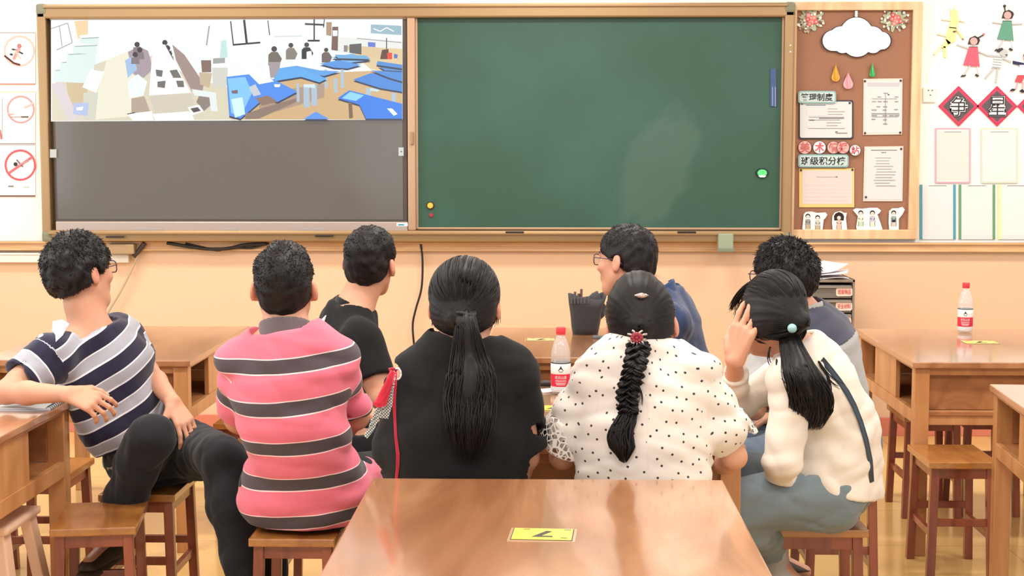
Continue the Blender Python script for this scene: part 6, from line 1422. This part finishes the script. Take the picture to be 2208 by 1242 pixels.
p5.cap(th=.011, top=.009, side_thin=.002, seed=32, strands=5200, wild=.1, L=(.007, .014), lift=.5, nape=-.085, slope=.66, z0=-.008); p5.glasses(C(60, 34, 34))

# ================================================================ 7 grey and navy top
pel = X(.97, 5.24, .55)
p6 = Person(pel=pel, nk=W(1738, 690, 5.2), mid=W(1790, 850, 5.22), fwd=(-.62, .78, 0), head=W(1688, 600, 5.2), look=(-38, -6, 4), bulk=1.04, arm=.98, hs=1.02,
    shR=W(1800, 752, 5.3), shL=W(1672, 752, 5.08), elR=W(1822, 880, 5.3), elL=W(1625, 880, 4.98), wrR=W(1700, 900, 5.2), wrL=W(1560, 850, 5.08),
    hipL=pel+V3(-.06, -.06, 0), hipR=pel+V3(.06, .06, 0), knL=X(.615, 4.88, .56), knR=X(.66, 5.22, .56), anL=X(.64, 4.9, .1), anR=X(.68, 5.25, .1), toeL=(-1, .2, 0), toeR=(-1, .3, 0),
    hdL=hd((-1, .4, -.05), (0, 0, -1), .35, 1), hdR=hd((-1, .1, -.1), (0, 0, -1), .35, -1))
p6.body('spiky-haired person in a grey top with navy shoulders at the right')
M_gryc = cloth('heather_grey', C(168, 168, 168))
shirt(p6, M_gryc, g=.016, sl=.95, slr=(.066, .060), hem=(X(.97, 5.24, .59), V3(0, 0, -1)), folds=.0045, seed=71)
S = SDF(.0055); p6.torso(S, .0185)
for sh, el in ((p6.shL, p6.elL), (p6.shR, p6.elR)): S.cone(sh, lerp(sh, el, .12), .0685, .068, k=.035)
ax = nrm(p6.nk-p6.mid); S.plane(lerp(p6.shL, p6.shR, .5)-ax*.012, -ax); S.cut(p6.nk-ax*.03, ax, .074, L=.14)
f1 = noise_fn(71, 50.4, .004, (1, 1, 1.5), ridged=True, n=4); f2 = noise_fn(74, 19.6, .006, n=4); S.disp(lambda P: f1(P)+f2(P)); p6.part('shoulder_yoke', S, cloth('slate_navy', C(72, 74, 92)))
collar(p6, cloth('collar_grey', C(178, 178, 174)), h=.046, r=.064)
trousers(p6, M_jean2, top=lerp(p6.pel, p6.mid, .5), seed=67, low=.93); p6.shoe(p6.anL, p6.toeL, M_shoeg, M_solew); p6.shoe(p6.anR, p6.toeR, M_shoeg, M_solew)
p6.cap(th=.013, full=.010, top=.006, seed=42, strands=5200, L=(.018, .040), lift=.5, nape=-.08, slope=.6, z0=-.014, tex=.003); p6.glasses(C(40, 34, 40))

# ================================================================ 8 girl in white top and jeans
pel = X(.835, 4.50, .558)
p7 = Person(pel=pel, nk=W(1728, 762, 4.48), mid=W(1808, 925, 4.49), fwd=(-.93, .36, 0), head=W(1664, 678, 4.46), look=(-24, -14, 9), bulk=.93, arm=.84, hs=.98, neck_r=.043, h=.0048, flat=1.35,
    shL=W(1712, 822, 4.34), shR=W(1742, 790, 4.64), elL=W(1692, 992, 4.27), elR=W(1584, 868, 4.60), wrL=W(1672, 1062, 4.42), wrR=W(1584, 778, 4.40),
    hipL=pel+V3(-.03, -.075, 0), hipR=pel+V3(.03, .075, 0), knL=X(.50, 4.30, .555), knR=X(.60, 4.62, .56), anL=W(1672, 1190, 4.58), anR=W(1655, 1165, 4.80), toeL=(.75, -.35, -.35), toeR=(.8, .1, -.3),
    hdL=hd((-.4, .15, -.9), (0, .8, -.2), .3, 1, .9), hdR=hd((.26, -.05, .95), (.6, .7, 0), .28, 1, 1.1, .14))
p7.body('person with ponytail in white long-sleeved top and pale jeans, hand at her face')
M_cream = cloth('cream_jersey', C(226, 216, 204), var=.04)
def wave_folds(P):
    a = (P@V3(.35, .1, 1.0).astype(np.float32))*70+1.8*np.sin(P@V3(18, 9, -4).astype(np.float32)); return .0028*np.sin(a)*(1-np.clip((P[:, 2]-.75)/.25, 0, 1))
def ex(S): S.disp(wave_folds); S.cone(pel+V3(.006, 0, .0), p7.mid, .157, .130, k=.04, n=p7.F, flat=1.15)
sh7 = shirt(p7, M_cream, g=.019, sl=1, slr=(.056, .050), hem=(pel+V3(0, 0, .008), V3(-.25, 0, -1)), folds=.0045, seed=81, ffreq=17, neckR=.060, ncut=.04, extra=ex, long={'L': .85, 'R': .68}, h=.0052)
trousers(p7, M_jean, g=.014, top=lerp(p7.pel, p7.mid, .55), seed=77, low=.9, folds=.005)
p7.shoe(p7.anL, p7.toeL, M_shoeg, M_solew); p7.shoe(p7.anR, p7.toeR, M_shoe, M_sole)
# overall strap across the back
mb = MB(); sp = on([sh7], [(1772, 775, 4.42, .004), (1793, 800, 4.40, .004), (1810, 822, 4.40, .004), (1826, 845, 4.38, .004), (1842, 875, 4.38, .004), (1856, 910, 4.39, .004), (1868, 950, 4.4, .004), (1877, 995, 4.41, .004), (1880, 1040, 4.43, .004)])
def rib(p, pts, wd, m, name):
    P_ = [np.asarray(q)-p.org for q in pts]; bm = bmesh.new(); rows = []
    for i, q in enumerate(P_):
        t = nrm(P_[min(i+1, len(P_)-1)]-P_[max(i-1, 0)]); s_ = nrm(np.cross(t, V3(.6, -.8, 0)))
        rows.append([bm.verts.new(q+s_*wd*u) for u in (-.5, 0, .5)])
    for a, b in zip(rows, rows[1:]):
        for k in range(2): bm.faces.new((a[k], a[k+1], b[k+1], b[k])).smooth = True
    bmesh.ops.solidify(bm, geom=bm.faces[:], thickness=.004); me = bpy.data.meshes.new(name); bm.to_mesh(me); bm.free(); return link(name, me, m, p.root)
rib(p7, sp, .020, M_jean2, 'overall_strap')
def sd(S):
    for q in (-1, 1): S.ell(p7.H(q*.046, -.005, -.03), V3(.040, .072, .078), p7.M, k=.03)
p7.longcap((.030, -.118, -.035), th=.010, seed=25, nape=-.10, slope=.5, z0=-.062, n=900, ears=False, extra=sd)
T = W(1704, 712, 4.36)
p7.ponytail([W(1700, 716, 4.39), W(1708, 745, 4.345)]+on([sh7], [(1727, 800, 4.31, .035), (1744, 845, 4.30, .035), (1750, 885, 4.30, .03), (1742, 928, 4.30, .015)]), [.020, .032, .048, .058, .056, .036], n=900, seed=31, flat=.5, rad=.0016)
bm = bmesh.new(); bmesh.ops.create_icosphere(bm, subdivisions=3, radius=.0135)
for f_ in bm.faces: f_.smooth = True
me = bpy.data.meshes.new('bobble'); bm.to_mesh(me); bm.free(); o = link('hair_bobble', me, mat('mint_bobble', C(150, 196, 200), rough=.3), p7.root); o.location = W(1708, 708, 4.335)-p7.org
wisps(p7, [(W(1650, 598, 4.48), W(1600, 610, 4.54), W(1583, 655, 4.58)), (W(1640, 610, 4.50), W(1612, 640, 4.56), W(1606, 690, 4.60)), (W(1640, 620, 4.50), W(1592, 625, 4.56), W(1577, 665, 4.60)), (W(1640, 630, 4.48), W(1600, 640, 4.53), W(1590, 680, 4.57)), (W(1650, 610, 4.44), W(1615, 620, 4.5), W(1600, 655, 4.55))], 5, 60, .0022)
wisps(p7, [(W(1660, 750, 4.33), *on([sh7], [(1645, 795, 4.29), (1690, 805, 4.3)])), tuple(on([sh7], [(1675, 775, 4.33), (1672, 815, 4.28), (1706, 835, 4.29)]))], 6, 3, .0022); wisps(p7, [tuple(on([sh7], [(1765, 780, 4.32), (1790, 825, 4.30), (1812, 832, 4.32)])), tuple(on([sh7], [(1780, 800, 4.32), (1795, 830, 4.30), (1785, 870, 4.31)]))], 8, 6, .0018)
